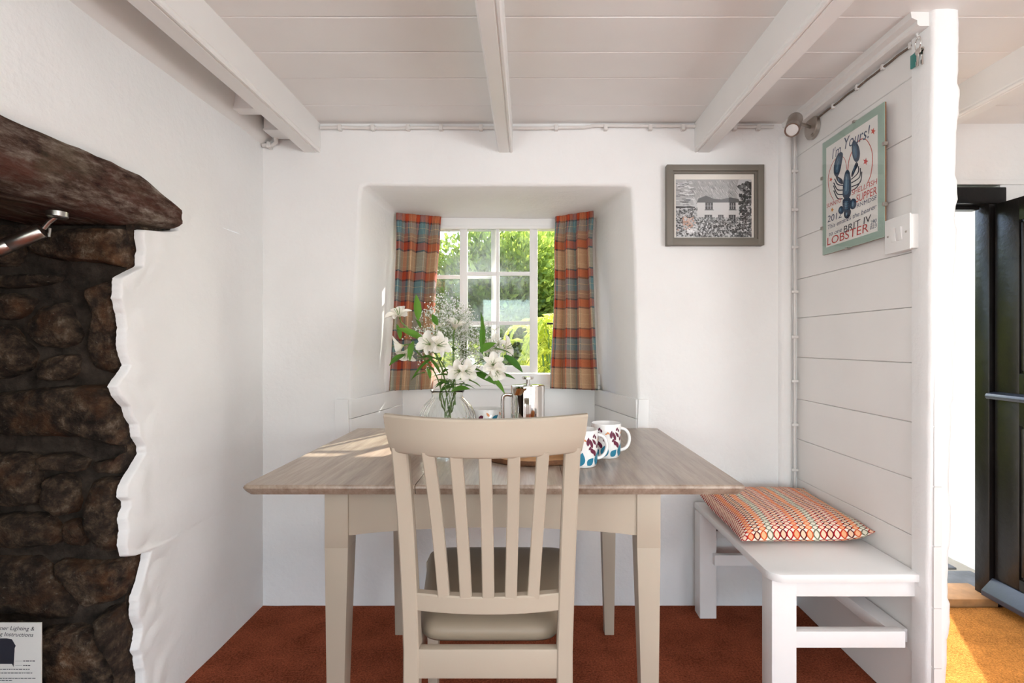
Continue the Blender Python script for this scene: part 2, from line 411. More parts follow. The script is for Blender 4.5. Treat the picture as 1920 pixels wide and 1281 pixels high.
def beam(x0, x1, zb, y0=YR, y1=YB+.01, bead=1, nm='beam'):
    e = .006
    if bead > 0: prof = [(x0, ZC+.01), (x0, zb+e), (x0+e, zb), (x1-.016, zb), (x1-.014, zb+.003), (x1-.011, zb+.003), (x1-.009, zb), (x1-.003, zb), (x1, zb+.004), (x1, zb+.009), (x1-.003, zb+.012), (x1-.003, zb+.015), (x1, zb+.018), (x1, ZC+.01)]
    else: prof = [(x0, ZC+.01), (x0, zb+.018), (x0+.003, zb+.015), (x0+.003, zb+.012), (x0, zb+.009), (x0, zb+.004), (x0+.003, zb), (x0+.009, zb), (x0+.011, zb+.003), (x0+.014, zb+.003), (x0+.016, zb), (x1-e, zb), (x1, zb+e), (x1, ZC+.01)]
    n = 70; rings = []
    for k in range(n+1):
        y = y0+(y1-y0)*k/n; dx = .0035*ns((x0, y, 0), 1.7); dz = .003*ns((x0, y, 4), 2.1)
        rings.append([(x+dx, y, z+(dz if z < ZC else 0)) for x, z in prof])
    return MB().loft(rings).build(nm, M['beam'], ceil, smooth=35)
beam(-.962, -.888, 1.938); beam(-.128, -.066, 1.938); beam(.712, .782, 1.938, bead=-1)
beam(1.565, 1.63, 1.948, bead=-1)
# rounded plates where the ceiling meets the side walls
MB().prism([(-1.16, ZC+.01), (-1.16, 1.968), (-1.12, 1.972), (-1.098, 1.990), (-1.088, 2.02), (-1.086, ZC+.01)], 'y', YR, YB+.01).build('wall_plate', M['beam'], ceil, smooth=45)
MB().prism([(1.19, ZC+.01), (1.19, 2.022), (1.110, 2.022), (1.104, 2.027), (1.104, 2.038), (1.088, 2.045), (1.084, ZC+.01)], 'y', 1.452, YB+.01).build('wall_plate', M['beam'], ceil, smooth=30)
MB().box(-1.10, -.95, 1.90, 1.955, 1.993, ZC, .006).build('noggin', M['beam'], ceil)

# ------------------------------------------------------------------ back wall with deep window recess
def rrect(xl_t, xl_b, xr_t, xr_b, zb, zt, y, rad, n=12, grow=0):
    pts = []
    cs = [((xr_b+grow, zb-grow), (-1, 0), (0, 1)), ((xr_t+grow, zt+grow), (0, -1), (-1, 0)), ((xl_t-grow, zt+grow), (1, 0), (0, -1)), ((xl_b-grow, zb-grow), (0, 1), (1, 0))]
    for (cx, cz), a, b in cs:
        for k in range(n+1):
            t = k/n*math.pi/2
            px = cx+a[0]*rad*(1-math.sin(t))+b[0]*rad*(1-math.cos(t)); pz = cz+a[1]*rad*(1-math.sin(t))+b[1]*rad*(1-math.cos(t))
            pts.append(Vector((px, y, pz)))
    out = []
    for i, p in enumerate(pts):                             # insert extra points on the long sides
        q = pts[(i+1) % len(pts)]; out.append(p); L = (q-p).length
        m = int(L/.05)
        for k in range(1, m): out.append(p.lerp(q, k/m))
    return out
REC = dict(xl_t=-.715, xl_b=-.765, xr_t=.447, xr_b=.475, zb=.60, zt=1.800)
def rec_loop(t, y, grow=0):
    q = lambda a, b: a+(b-a)*t
    return rrect(q(-.712, -.665), q(-.768, -.700), q(.442, .345), q(.476, .372), .60, q(1.797, 1.782), y, .022-.010*t, grow=grow)
loops = [rec_loop(0, YB, .015), rec_loop(0, YB+.002, .008), rec_loop(0, YB+.006, .003), rec_loop(0.02, YB+.014, 0), rec_loop(.25, YB+.15), rec_loop(.5, YB+.29), rec_loop(.75, YB+.43), rec_loop(1, YB+.60)]
nmin = min(len(l) for l in loops)
def resample(l, n):
    l = l+[l[0]]; ds = [0]
    for i in range(len(l)-1): ds.append(ds[-1]+(l[i+1]-l[i]).length)
    out = []; j = 0
    for k in range(n):
        s = ds[-1]*k/n
        while ds[j+1] < s: j += 1
        out.append(l[j].lerp(l[j+1], (s-ds[j])/max(1e-9, ds[j+1]-ds[j])))
    return out
loops = [resample(l, 190) for l in loops]
for i, l in enumerate(loops):
    for p in l:
        k = 0 if i == 0 else .006
        off = Vector((ns(p, 3.1, 1), 0, ns(p, 3.1, 2)))*k; p += off
bm = bmesh.new()
V = [[bm.verts.new(p) for p in l] for l in loops]
for i in range(len(V)-1):
    n = len(V[i])
    for j in range(n): bm.faces.new((V[i][j], V[i][(j+1) % n], V[i+1][(j+1) % n], V[i+1][j]))
for f in bm.faces: f.smooth = True
outer = []
x0, x1, z0, z1 = XL-.05, XR+.03, -.02, ZC+.02
for k in range(40): outer.append((x0+(x1-x0)*k/40, z0))
for k in range(40): outer.append((x1, z0+(z1-z0)*k/40))
for k in range(40): outer.append((x1-(x1-x0)*k/40, z1))
for k in range(40): outer.append((x0, z1-(z1-z0)*k/40))
OV = [bm.verts.new((x, YB, z)) for x, z in outer]
oe = [bm.edges.new((OV[i], OV[(i+1) % len(OV)])) for i in range(len(OV))]
ie = [bm.edges.get((V[0][i], V[0][(i+1) % len(V[0])])) for i in range(len(V[0]))]
res = bmesh.ops.triangle_fill(bm, use_beauty=True, use_dissolve=False, edges=oe+ie)
bmesh.ops.recalc_face_normals(bm, faces=bm.faces[:])
me = bpy.data.meshes.new('wall_back'); bm.to_mesh(me); bm.free(); me.materials.append(M['plaster'])
wb = link('wall_back', me); props(wb, 'uneven white plaster end wall with a deep splayed window recess', 'wall', kind='structure')

# boxed pipe in the corner of the back wall
MB().prism([(1.068, YB+.01), (1.072, YB-.012), (1.085, YB-.022), (1.108, YB-.024), (1.122, YB-.012), (1.126, YB+.01)], 'z', 0, 2.0).build('trim_1', M['plaster'], smooth=50, kind='structure', label='slim rounded white pipe boxing in the corner', cat='trim')

# painted board lining in the lower part of the recess
lin = empty('trim_2', (-.145, 2.45, .60), 'white board lining round the lower window recess', 'trim', kind='structure')
for xa, xb in ((-.822, -.766), (.470, .516)):
    MB().prism([(xa, .59), (xb+.01 if xa < 0 else xb, .59), (xb, .885), (xa, .885)] if xa < 0 else [(xa-.012, .59), (xb-.006, .59), (xb, .885), (xa, .885)], 'y', YB-.014, YB+.016, bev=.004).build('stile', M['bench'], lin)
for sgn in (-1, 1):
    zs = [.60, .70, .80, .884]
    for k in range(3):
        a, b = zs[k]+.001, zs[k+1]-.001
        if sgn < 0: f0, f1, t = -.768, -.672, .014
        else: f0, f1, t = .474, .362, -.014
        lo = [(f0, YB-.005, a), (f0+t, YB-.005, a), (f1+t, 2.715, a), (f1, 2.715, a)]
        MB().hexa(lo, [(x, y, b) for x, y, _ in lo], bev=.002).build('board', M['bench'], lin)
MB().box(-.675, .365, 2.70, 2.72, .60, .884, .002).build('back_panel', M['bench'], lin)
MB().box(-.69, .375, 2.655, 2.76, .885, .903, .006).build('window_board', M['bench'], lin)

# ------------------------------------------------------------------ window
win = empty('window_1', (-.145, 2.76, .90), 'white cottage sash window slid partly open', 'window', kind='structure')
f = MB(); f.box(-.70, .38, 2.70, 2.80, 1.735, 1.80, .004).build('frame_head', M['frame_w'], win)
MB().box(-.70, .38, 2.685, 2.80, .900, .962, .005).build('frame_sill', M['frame_w'], win)
MB().box(-.70, -.600, 2.70, 2.80, .96, 1.737, .004).build('frame_jamb', M['frame_w'], win)
MB().box(.225, .38, 2.72, 2.80, .96, 1.737, .004).build('frame_jamb', M['frame_w'], win)
MB().box(-.66, .34, 2.690, 2.704, 1.725, 1.742, .003).build('track_bead', M['frame_w'], win)
def sash(name, x0, x1, y, z0, z1, st, xb, zb, st_l=None):
    """frame of one sash with bars at xb (x centres) and zb (z centres)"""
    st_l = st_l or st
    mb = MB(); t = .030
    mb.box(x0, x0+st_l, y, y+t, z0, z1, .003); mb.box(x1-st, x1, y, y+t, z0, z1, .003)
    mb.box(x0, x1, y+.001, y+t-.001, z1-.030, z1, .003); mb.box(x0, x1, y+.001, y+t-.001, z0, z0+.036, .003)
    s = mb.build(name, M['frame_w'], win)
    for x in xb: MB().box(x-.009, x+.009, y+.004, y+t-.004, z0+.03, z1-.026, .003).build('glazing_bar', M['frame_w'], s)
    for z in zb: MB().box(x0+st_l-.003, x1-st+.003, y+.005, y+t-.005, z-.010, z+.010, .003).build('glazing_bar', M['frame_w'], s)
    xs = [x0+st_l]+list(xb)+[x1-st]; zz = [z0+.036]+list(zb)+[z1-.030]
    for i in range(len(xs)-1):
        for j in range(len(zz)-1):
            MB().box(xs[i]-.004, xs[i+1]+.004, y+t/2-.0015, y+t/2+.0015, zz[j]-.004, zz[j+1]+.004).build('pane', M['glass'], s, smooth=False)
    return s
d1, d2 = 2.705, 2.752
sash('sliding_sash', XW(862, d1), XW(1008, d1), d1, ZW(699, d1), ZW(418, d1), .042, [XW(933, d1)], [ZW(513, d1), ZW(606, d1)], st_l=.040)
sash('fixed_sash', -.652, XW(930, d2), d2, .955, ZW(422, d2), .026, [XW(809, d2), XW(868, d2)], [ZW(519, d2), ZW(609, d2)])
k = MB(); k.box(.10, .19, 2.700, 2.708, 1.222, 1.232, .002); k.lathe((.185, 2.70, 1.227), [(0, -.010), (.008, -.008), (.009, .004), (0, .010)], 10); k.build('window_catch', M['black'], win)

# ------------------------------------------------------------------ left wall with fireplace
XP = -1.135
rag = [(265, 430), (266, 470), (264, 500), (240, 512), (223, 522), (222, 560), (230, 590), (232, 615), (229, 650), (240, 685), (228, 706), (215, 725), (226, 748), (240, 768), (254, 795), (258, 820), (268, 838), (270, 852), (258, 872), (246, 890), (235, 912), (232, 930), (240, 950), (233, 975), (232, 1000), (236, 1044), (252, 1044), (278, 1033), (273, 1060), (266, 1090), (254, 1120), (254, 1150), (262, 1180), (263, 1200), (256, 1222), (266, 1250), (268, 1290), (262, 1360), (268, 1420)]
edge = []
for px, py in rag:
    d = -XP*960/(990-px); edge.append((H+(645-py)*d/960, d))
edge = [(1.552, 1.652), (1.487, 1.652), (1.4675, 1.58)]+edge
edge = sorted(edge, key=lambda q: -q[0])
def edge_d(z):
    if z >= edge[0][0]: return edge[0][1]
    if z <= edge[-1][0]: return edge[-1][1]
    for i in range(len(edge)-1):
        if edge[i][0] >= z >= edge[i+1][0]:
            t = (edge[i][0]-z)/max(1e-6, edge[i][0]-edge[i+1][0]); return edge[i][1]+(edge[i+1][1]-edge[i][1])*t
mb = MB()
def lw(u, v):
    z = 1.552*(1-v); e = edge_d(z)+.007*ns((0, z, 0), 26)+.0035*ns((0, z, 5), 75)+.0015*ns((0, z, 9), 160)
    s = u**1.7
    y = e+(YB+.01-e)*s; t = (y-e)
    x = XP+.005*abs(ns((0, y, z), 4))+.010*ns((0, y, z), 1.4)*min(1, max(0, t-.15)*4)*min(1, (YB-y+.02)*5)+.012*math.exp(-((t-.05)/.05)**2)*abs(ns((0, y, z), 11))
    if t < .010: x -= .022*(1-t/.010)**2
    return (x, y, z)
mb.grid(lw, 60, 330)
lint_top = [(YR-.1, 1.62), (.2, 1.615), (1.30, 1.61), (1.474, 1.609), (1.52, 1.592), (1.60, 1.567), (1.652, 1.552), (YB+.01, 1.552)]
def lt(y):
    for (a, za), (b, zb_) in zip(lint_top, lint_top[1:]):
        if a <= y <= b: return za+(zb_-za)*(y-a)/(b-a)
    return 1.552
def uw(u, v):
    y = (YR-.05)+(YB+.06-YR)*u; z0 = lt(y)+(.004*ns((0, y, 0), 24) if y < 1.63 else 0); z = z0+(ZC+.01-z0)*v
    x = XP+.005*ns((0, y, z), 4)+.010*ns((0, y, z), 1.4)*min(1, (YB-y+.02)*5)
    t = z-z0
    if t < .02 and y < 1.66: x -= .014*(1-t/.02)
    return (x, y, z)
mb.grid(uw, 220, 26)
mb.grid(lambda u, v: (XP, YR-.05+u*(-.25-YR+.05), v*1.64), 20, 12)
mb.build('wall_left', M['plaster'], smooth=True, kind='structure', label='rough white plaster wall broken away round the stone fireplace', cat='wall', fix=False)

# stone jamb: core, mortar face and single stones
fp = empty('wall_fireplace', (-1.5, 1.5, 0), 'dark rubble stone jamb inside the fireplace', 'wall', kind='structure')
YJ = 1.458
def jam(u, v):
    x = -1.80+u*(1.80+XP-.031); z = v*1.60
    y = YJ+.028+.010*ns((x, 0, z), 12)+.006*ns((x, 0, z), 30)
    if x > -1.20: y += 0
    return (x, y, z)
mb = MB(); mb.grid(jam, 70, 150)
def jside(u, v):                                     # the stone return under the plaster
    y = YJ+.028+u*.30; z = v*1.60
    return (XP-.030-.035*max(0, u-.35)+.006*ns((3, y, z), 14)-(.004 if u == 0 else 0), y+(.010*ns((-1.14, 0, z), 12)+.006*ns((-1.14, 0, z), 30))*(1-u), z)
mb.build('mortar', M['mortar'], fp, smooth=True)
MB().grid(jside, 26, 150).build('stone_return', M['stone'], fp, smooth=True)
stones = [
 [(40, 440), (150, 425), (262, 425), (272, 460), (268, 498), (225, 502), (190, 492), (110, 488), (60, 480)],
 [(-70, 410), (30, 420), (36, 470), (20, 500), (-70, 500)],
 [(-10, 517), (60, 512), (108, 514), (104, 526), (60, 535), (0, 541), (-30, 532)],
 [(-40, 610), (8, 606), (24, 620), (36, 642), (62, 660), (54, 688), (28, 705), (-10, 718), (-50, 700)],
 [(78, 572), (118, 562), (134, 598), (147, 622), (138, 645), (108, 655), (76, 652), (48, 630), (46, 600)],
 [(-40, 552), (30, 548), (62, 560), (44, 590), (20, 600), (-40, 598)],
 [(72, 676), (110, 664), (142, 664), (144, 698), (116, 716), (72, 717), (66, 696)],
 [(166, 538), (200, 522), (228, 516), (228, 560), (238, 600), (238, 640), (246, 680), (236, 702), (210, 706), (170, 698), (160, 672), (162, 630), (176, 590)],
 [(-60, 742), (60, 728), (140, 722), (218, 722), (240, 752), (262, 790), (268, 838), (230, 842), (196, 836), (168, 822), (90, 824), (-60, 820)],
 [(172, 868), (220, 858), (274, 848), (266, 866), (250, 892), (200, 890), (172, 884)],
 [(176, 896), (246, 898), (240, 925), (246, 955), (238, 1000), (238, 1042), (200, 1044), (172, 1020), (160, 975), (164, 925)],
 [(-40, 850), (40, 846), (72, 860), (66, 905), (72, 950), (20, 955), (-40, 944)],
 [(78, 896), (110, 888), (138, 900), (146, 935), (136, 965), (108, 972), (82, 950), (72, 922)],
 [(76, 852), (120, 850), (164, 866), (150, 886), (110, 882), (80, 884)],
 [(-40, 968), (40, 964), (74, 966), (112, 1000), (108, 1024), (60, 1030), (-40, 1034)],
 [(112, 980), (146, 976), (160, 1008), (150, 1030), (120, 1022)],
 [(-60, 1046), (60, 1046), (84, 1060), (104, 1108), (146, 1150), (130, 1172), (40, 1160), (-60, 1156)],
 [(96, 1052), (180, 1058), (262, 1048), (276, 1050), (268, 1086), (252, 1124), (200, 1134), (154, 1146), (116, 1104)],
 [(-60, 1170), (60, 1172), (66, 1230), (60, 1320), (-60, 1320)],
 [(74, 1180), (130, 1178), (172, 1176), (190, 1210), (212, 1260), (214, 1340), (84, 1340), (72, 1250)],
 [(178, 1152), (240, 1134), (258, 1160), (266, 1210), (272, 1270), (272, 1340), (226, 1340), (206, 1230)],
 [(-60, 1330), (80, 1350), (84, 1420), (-60, 1420)], [(92, 1350), (216, 1350), (272, 1350), (274, 1420), (96, 1420)],
 [(-190, 500), (-80, 510), (-60, 600), (-90, 640), (-190, 640)], [(-190, 650), (-70, 660), (-70, 800), (-190, 800)], [(-190, 810), (-70, 830), (-60, 950), (-190, 960)], [(-190, 970), (-60, 980), (-70, 1120), (-190, 1130)], [(-190, 1140), (-72, 1150), (-72, 1400), (-190, 1400)],
]
for si, poly in enumerate(stones):
    pts = [Vector((XW(px, YJ), ZW(py, YJ))) for px, py in poly]
    n = 44; L = [Vector((p.x, 0, p.y)) for p in pts]; L = resample(L, n); c = sum(L, Vector())/n
    Ls = [(L[i]*2+L[i-1]+L[(i+1) % n])/4 for i in range(n)]
    bulge = .034+.02*random.random(); sd_ = si*3.3
    rings = []; tilt = (random.uniform(-.12, .12), random.uniform(-.15, .15))
    prof = [(1.02, .050), (1.0, .026), (.97, .006), (.91, -.5), (.80, -.78), (.62, -.93), (.40, -1.0), (.18, -1.0)]
    for s, h in prof:
        ring = []
        for p in Ls:
            q = c+(p-c)*s; rgh = .5 if s > .95 else 1
            q += Vector((ns(q, 34, sd_), 0, ns(q, 34, sd_+1)))*.006*rgh
            y = YJ+.020+(h if h > 0 else h*bulge) + (q.x-c.x)*tilt[0]+(q.z-c.z)*tilt[1]
            y += (.013*ns(q, 15, sd_)+.009*abs(ns(q, 34, sd_+2)))*(1 if s < .98 else .3)
            lim = XP-.026+.006*ns((2, 0, q.z), 20)
            ex = q.x-lim+.03                               # round the corner into the return under the plaster
            if ex > 0:
                y = min(y, YJ+.09)
                nx = lim-.03+.03*(1-math.exp(-ex/.03)); y += max(0, ex-.02)*.55; q.x = nx
            ring.append((q.x, y, max(.002, q.z)))
        rings.append(ring)
    MB().loft(rings).build('stone', M['stone'], fp, smooth=50)
# rest of the fireplace: hearth, back, far jamb, unseen flue cap added to keep the inside dark
MB().box(-1.85, XP+.02, -.30, YJ+.10, -.03, .03, .006).build('hearth', M['slate'], fp)
mb = MB(); mb.grid(lambda u, v: (-1.80+.02*ns((0, u*4, v*4), 5), -.35+u*1.95, v*1.9), 40, 40); mb.build('chimney_back', M['mortar'], fp, smooth=True, fix=False)
MB().box(-1.85, XP-.02, -.45, -.22, 0, 1.6, .01).build('jamb_return', M['mortar'], fp)
MB().box(-1.85, -1.40, -.45, 1.6, 1.86, 1.9).build('flue_shade_cap', M['mortar'], fp)
MB().box(-1.46, -1.42, -.45, 1.6, 1.50, 1.9).build('flue_breast', M['mortar'], fp)
# bressummer
secs = []
NS = 80
for k in range(NS+1):
    y = -.35+(1.652+.35)*k/NS
    zt = lt(y)+.004*ns((1, y, 0), 20); zb = 1.462+(.010 if y > 1.5 else 0)+max(0, (y-1.52)*.12)+.006*ns((2, y, 0), 8)
    if y > 1.5: ch = .020
    else: ch = .030
    xf = -1.112
    ring = [(-1.44, zt), (-1.30, zt), (-1.16, zt), (xf-.006, zt-.001)]
    for j in range(1, 12): ring.append((xf, zt-.006-(zt-zb-ch-.006)*j/12))
    ring += [(xf, zb+ch), (xf-.012, zb+ch*.55), (xf-.030, zb+.004), (xf-.06, zb), (-1.25, zb), (-1.34, zb), (-1.44, zb)]
    r2 = []
    for x, z in ring:
        q = (x, y*.35, z); dn = .010*ns(q, 13)+.006*ns(q, 40)-.004*abs(ns((x, y*.12, z), 60))
        r2.append((x+(dn if x > -1.2 else 0), y, z+(.3*dn if x > -1.2 else 0)))
    secs.append(r2)
MB().loft(secs).build('fireplace_lintel', M['lintel'], smooth=40, label='heavy weathered timber lintel over the stone fireplace', cat='lintel')

# ------------------------------------------------------------------ right partition of horizontal boards with end post
part = empty('wall_right', (XR, 1.8, 0), 'white horizontal board partition beside the bench', 'wall', kind='structure')
zs = [0, .20, .37, .545, .715, .885, 1.063, 1.23, 1.395, 1.57, 1.744, 1.92, ZC]
for a, b in zip(zs, zs[1:]):
    n = 24; rings = []
    for k in range(n+1):
        y = 1.45+(YB+.005-1.45)*k/n; dx = .002*ns((0, y, a), 2.5)
        rings.append([(XR+dx+.022, y, a+.0006), (XR+dx+.002, y, a+.0006), (XR+dx, y, a+.0028), (XR+dx, y, b-.0028), (XR+dx+.002, y, b-.0006), (XR+dx+.022, y, b-.0006)])
    MB().loft(rings).build('board', M['board'], part, smooth=25)
MB().box(XR+.016, XR+.034, 1.47, YB, 0, ZC).build('boarding_back', M['board'], part, smooth=False)
post = MB(); rings = []
for k in range(121):
    z = ZC*k/120; t = z/ZC
    xl = XR-.012; yf = 1.462-.022*t+.003*ns((5, 0, z), 5); wd = .060+.022*t
    chip = .004*ns((9, 0, z), 26)+.006*(1 if noise.noise(Vector((3, 0, z*7.5))) > .1 else 0)+.005*ns((1, 2, z), 6)
    e = .002*ns((2, 0, z), 22); c1 = .010+.004*ns((4, 0, z), 12)
    xr = xl+wd+chip
    rings.append([(xl+.001, 1.52, z), (xl, 1.495, z), (xl+e, yf+c1, z), (xl+c1*.4+e, yf+c1*.3, z), (xl+c1+e, yf, z), (xl+wd*.5, yf-.002+.003*ns((6, 0, z), 15), z), (xr-.014, yf+.001, z), (xr-.005, yf+.004, z), (xr, yf+.013, z), (xr+.001, 1.495, z), (xr, 1.52, z)])
post.loft(rings); post.build('end_post', M['plaster'], part, smooth=50)

# ------------------------------------------------------------------ hall: walls, doorway, door, mat
hall = empty('wall_hall', (1.8, YB, 0), 'white plaster hall wall above the black front door', 'wall', kind='structure')
MB().box(1.17, 1.24, YB, YB+.30, 0, ZC+.02).build('wall_pier', M['plaster'], hall, smooth=False)
MB().box(1.24, 2.02, YB, YB+.20, 1.80, ZC+.02).build('wall_over_door', M['plaster'], hall, smooth=False)
MB().box(1.24, XH+.05, YB-.008, YB+.01, 1.80, 1.822, .003).build('wall_ledge', M['plaster'], hall)
MB().box(2.02, XH+.1, YB, YB+.12, 0, ZC+.02).build('wall_pier', M['plaster'], hall, smooth=False)
MB().box(XH, XH+.1, .25, YB+.02, 0, ZC+.02).build('wall_side', M['plaster'], hall, smooth=False)
rear = empty('wall_rear', (.6, YR, 0), 'white wall at the far end of the room with a wide opening added for the fill lamp', 'wall', kind='structure')  # out of view; its wide opening is added to suit the rear fill lamp
for (a, b, c, d) in ((-1.9, -.88, 0, ZC), (2.12, XH+.1, 0, ZC), (-.88, 2.12, 0, .66), (-.88, 2.12, 1.98, ZC)):
    MB().box(a, b, YR-.1, YR, c, d+.02).build('wall_panel', M['plaster'], rear, smooth=False)
sidew = empty('wall_side', (XH, -1.5, 0), 'plain white side wall of the hall end of the room', 'wall', kind='structure')
for (a, b, c, d) in ((YR-.1, .26, 0, ZC),):
    if b > a: MB().box(XH, XH+.1, a, b, c, d+.02).build('wall_panel', M['plaster'], sidew, smooth=False)
dr = empty('door_1', (1.98, 1.9, 0), 'black panelled stable door standing open into the hall', 'door', kind='structure')
MB().box(1.24, 2.03, YB-.02, YB+.05, 1.716, 1.786, .006).build('frame_head', M['black'], dr)
MB().box(1.24, 1.95, YB+.02, YB+.06, 1.700, 1.720, .003).build('frame_stop', M['black'], dr)
MB().box(1.962, 2.03, YB-.012, YB+.06, 0, 1.75, .005).build('frame_jamb', M['black'], dr)
MB().box(1.235, 1.28, YB-.012, YB+.06, 0, 1.75, .005).build('frame_jamb', M['black'], dr)
def leaf(name, z0, z1, pz0, pz1):
    x0, x1 = 1.978, 2.020; y1 = 2.170; y0 = y1-.74
    mb = MB()
    mb.box(x0, x1, y1-.108, y1, z0, z1, .004); mb.box(x0, x1, y0, y0+.108, z0, z1, .004)
    mb.box(x0+.001, x1-.001, y0+.10, y1-.10, z0, pz0, .003); mb.box(x0+.001, x1-.001, y0+.10, y1-.10, pz1, z1, .003)
    o = mb.build(name, M['black'], dr)
    MB().box(x0+.016, x1-.012, y0+.10, y1-.10, pz0-.01, pz1+.01).build('panel', M['black'], o, smooth=False)
    mo = MB()
    a, b = y0+.108, y1-.108
    mo.box(x0+.005, x0+.02, b-.016, b+.001, pz0, pz1, .005); mo.box(x0+.005, x0+.02, a-.001, a+.016, pz0, pz1, .005)
    mo.box(x0+.005, x0+.02, a, b, pz1-.016, pz1+.001, .005); mo.box(x0+.005, x0+.02, a, b, pz0-.001, pz0+.016, .005)
    mo.build('moulding', M['black'], o)
leaf('upper_leaf', .905, 1.712, 1.0, 1.62); leaf('lower_leaf', .045, .895, .17, .79)
MB().prism([(1.98, .918), (1.945, .910), (1.940, .900), (1.945, .888), (1.98, .886)], 'y', 1.43, 2.176, bev=.002).build('meeting_ledge', M['slateblue'], dr)
MB().prism([(1.98, .125), (1.972, .125), (1.925, .075), (1.925, .055), (1.98, .055)], 'y', 1.43, 2.176, bev=.002).build('weather_bar', M['slateblue'], dr)
MB().box(1.22, 1.99, 2.165, 2.315, -.01, .040, .006).build('door_sill', M['doorwood'], smooth=30, kind='structure', label='worn timber threshold board under the front door', cat='threshold')
mb = MB(); mb.grid(lambda u, v: (1.235+u*1.15, .62+v*1.53, .012+.004*ns((u*40, v*50, 0), 3)), 120, 150)
mb.box(1.236, 2.384, .622, 2.148, .001, .009)
mb.build('doormat', M['coir'], smooth=True, label='large tan coir doormat inside the front door', cat='doormat', fix=False)
path = empty('path', (1.9, 3, 0), 'grey slate slabs on the step outside the door', 'path', kind='structure')
MB().box(1.0, 2.25, 2.30, 4.2, -.06, .004).build('pointing', M['pointing'], path, smooth=False)
for (a, b, c, d) in ((1.05, 1.74, 2.33, 2.50), (1.76, 2.16, 2.33, 2.50), (1.05, 1.50, 2.53, 2.9), (1.52, 2.12, 2.53, 2.76), (1.54, 2.15, 2.79, 3.2), (1.05, 1.51, 2.93, 3.3)):
    MB().box(a, b, c, d, -.02, .014, .006).build('slab', M['slate'], path)
MB().grid(lambda u, v: (2.205+.012*ns((0, u*3, v*4), 3), 2.30+u*.70, -.02+v*2.3), 20, 30).box(2.222, 2.42, 2.30, 3.0, -.02, 2.28).build('wall_porch', M['outwhite'], smooth=True, kind='structure', label='sunlit whitewashed porch wall outside the door', cat='wall', fix=False)

# ------------------------------------------------------------------ dining table
tb = empty('dining_table', (-.085, 1.70, 0), 'extending dining table with grey-brown oak top and greige legs', 'table')
TX0, TX1, TY0, TY1, TZ = -.7095, .5407, 1.266, 2.13, .77
def top_piece(x0, x1, l, r):
    """oak leaf with a rounded, undercut edge on the outer sides"""
    prof = [(0.012, TZ-.026), (.004, TZ-.016), (.0, TZ-.008), (.0015, TZ-.003), (.005, TZ)]
    rings = []
    for ins, z in prof:
        a = x0+(ins if l else 0.0006); b = x1-(ins if r else 0.0006)
        rad = .012
        y0, y1 = TY0+ins, TY1-ins; pts = []
        for cx, cy, sx, sy, on in ((a, y0, 1, 1, l), (b, y0, -1, 1, r), (b, y1, -1, -1, r), (a, y1, 1, -1, l)):
            rr = rad if on else .0008
            arc = []
            for k in range(5):
                t = k/4*math.pi/2; arc.append((cx+sx*rr*(1-math.sin(t)), cy+sy*rr*(1-math.cos(t))))
            if sx*sy > 0: arc = arc[::-1]
            pts += [(x, y, z) for x, y in arc]
        rings.append(pts)
    MB().loft(rings).build('tabletop_leaf', M['oak'], tb, smooth=25)
top_piece(TX0, -.2802, True, False); top_piece(-.2798, .0908, False, False); top_piece(.0912, TX1, False, True)
LX0, LX1, LY0, LY1 = -.517, .337, 1.300, 2.010
def tleg(sx, sy):
    x = LX0 if sx < 0 else LX1; y = LY0 if sy < 0 else LY1
    ix = 1 if sx < 0 else -1; iy = 1 if sy < 0 else -1
    def q(wd, z, o): return [(x+ix*o, y+iy*o, z), (x+ix*wd, y+iy*o, z), (x+ix*wd, y+iy*wd, z), (x+ix*o, y+iy*wd, z)]
    mb = MB()
    mb.hexa(q(.060, .60, 0), q(.060, TZ-.024, 0), bev=.002); mb.hexa(q(.042, .0, .006), q(.060, .602, 0), bev=.002)
    mb.build('leg', M['chair'], tb)
for sx in (-1, 1):
    for sy in (-1, 1): tleg(sx, sy)
def apron_pts(a, b):
    pts = [(a, TZ-.024), (a, .632)]
    for k in range(21):
        t = k/20; pts.append((a+.01+(b-a-.02)*t, .632+.020*math.sin(math.pi*t)**.8))
    return pts+[(b, .632), (b, TZ-.024)]
for y in (LY0+.006, LY1-.028): MB().prism(apron_pts(LX0+.058, LX1-.058), 'y', y, y+.022).build('apron', M['chair'], tb, smooth=20)
for x in (LX0+.006, LX1-.028): MB().prism(apron_pts(LY0+.058, LY1-.058), 'x', x, x+.022).build('apron', M['chair'], tb, smooth=20)

# ------------------------------------------------------------------ slat-back chair
CX = -.087
ch = empty('dining_chair', (CX, 1.32, 0), 'greige slat-back dining chair with taupe seat pad pulled to the table', 'chair')
def back_y(z):                                        # line of the back: leaning towards the room above the seat
    if z < .45: return 1.128-.05*((.45-z)/.45)**1.6
    t = (z-.45)/.53
    return 1.128-.010*t-.070*t*t
def bow(x, amt): return -amt*(1-((x-CX)/.20)**2)
for sx in (-1, 1):
    rings = []
    for k in range(29):
        z = .905*k/28; y = back_y(z); t = z/.905
        xo = .184+.012*max(0, (z-.45)/.45); wd = .034 if z > .3 else .030+.004*z/.3; dp = .026+.012*math.exp(-((z-.45)/.2)**2)
        a, b = CX+sx*xo, CX+sx*(xo-wd); e = .003
        x0, x1 = min(a, b), max(a, b); yf, yb = y-dp/2, y+dp/2
        rings.append([(x0+e, yf, z), (x1-e, yf, z), (x1, yf+e, z), (x1, yb-e, z), (x1-e, yb, z), (x0+e, yb, z), (x0, yb-e, z), (x0, yf+e, z)])
    MB().loft(rings).build('back_leg', M['chair'], ch)
rings = []
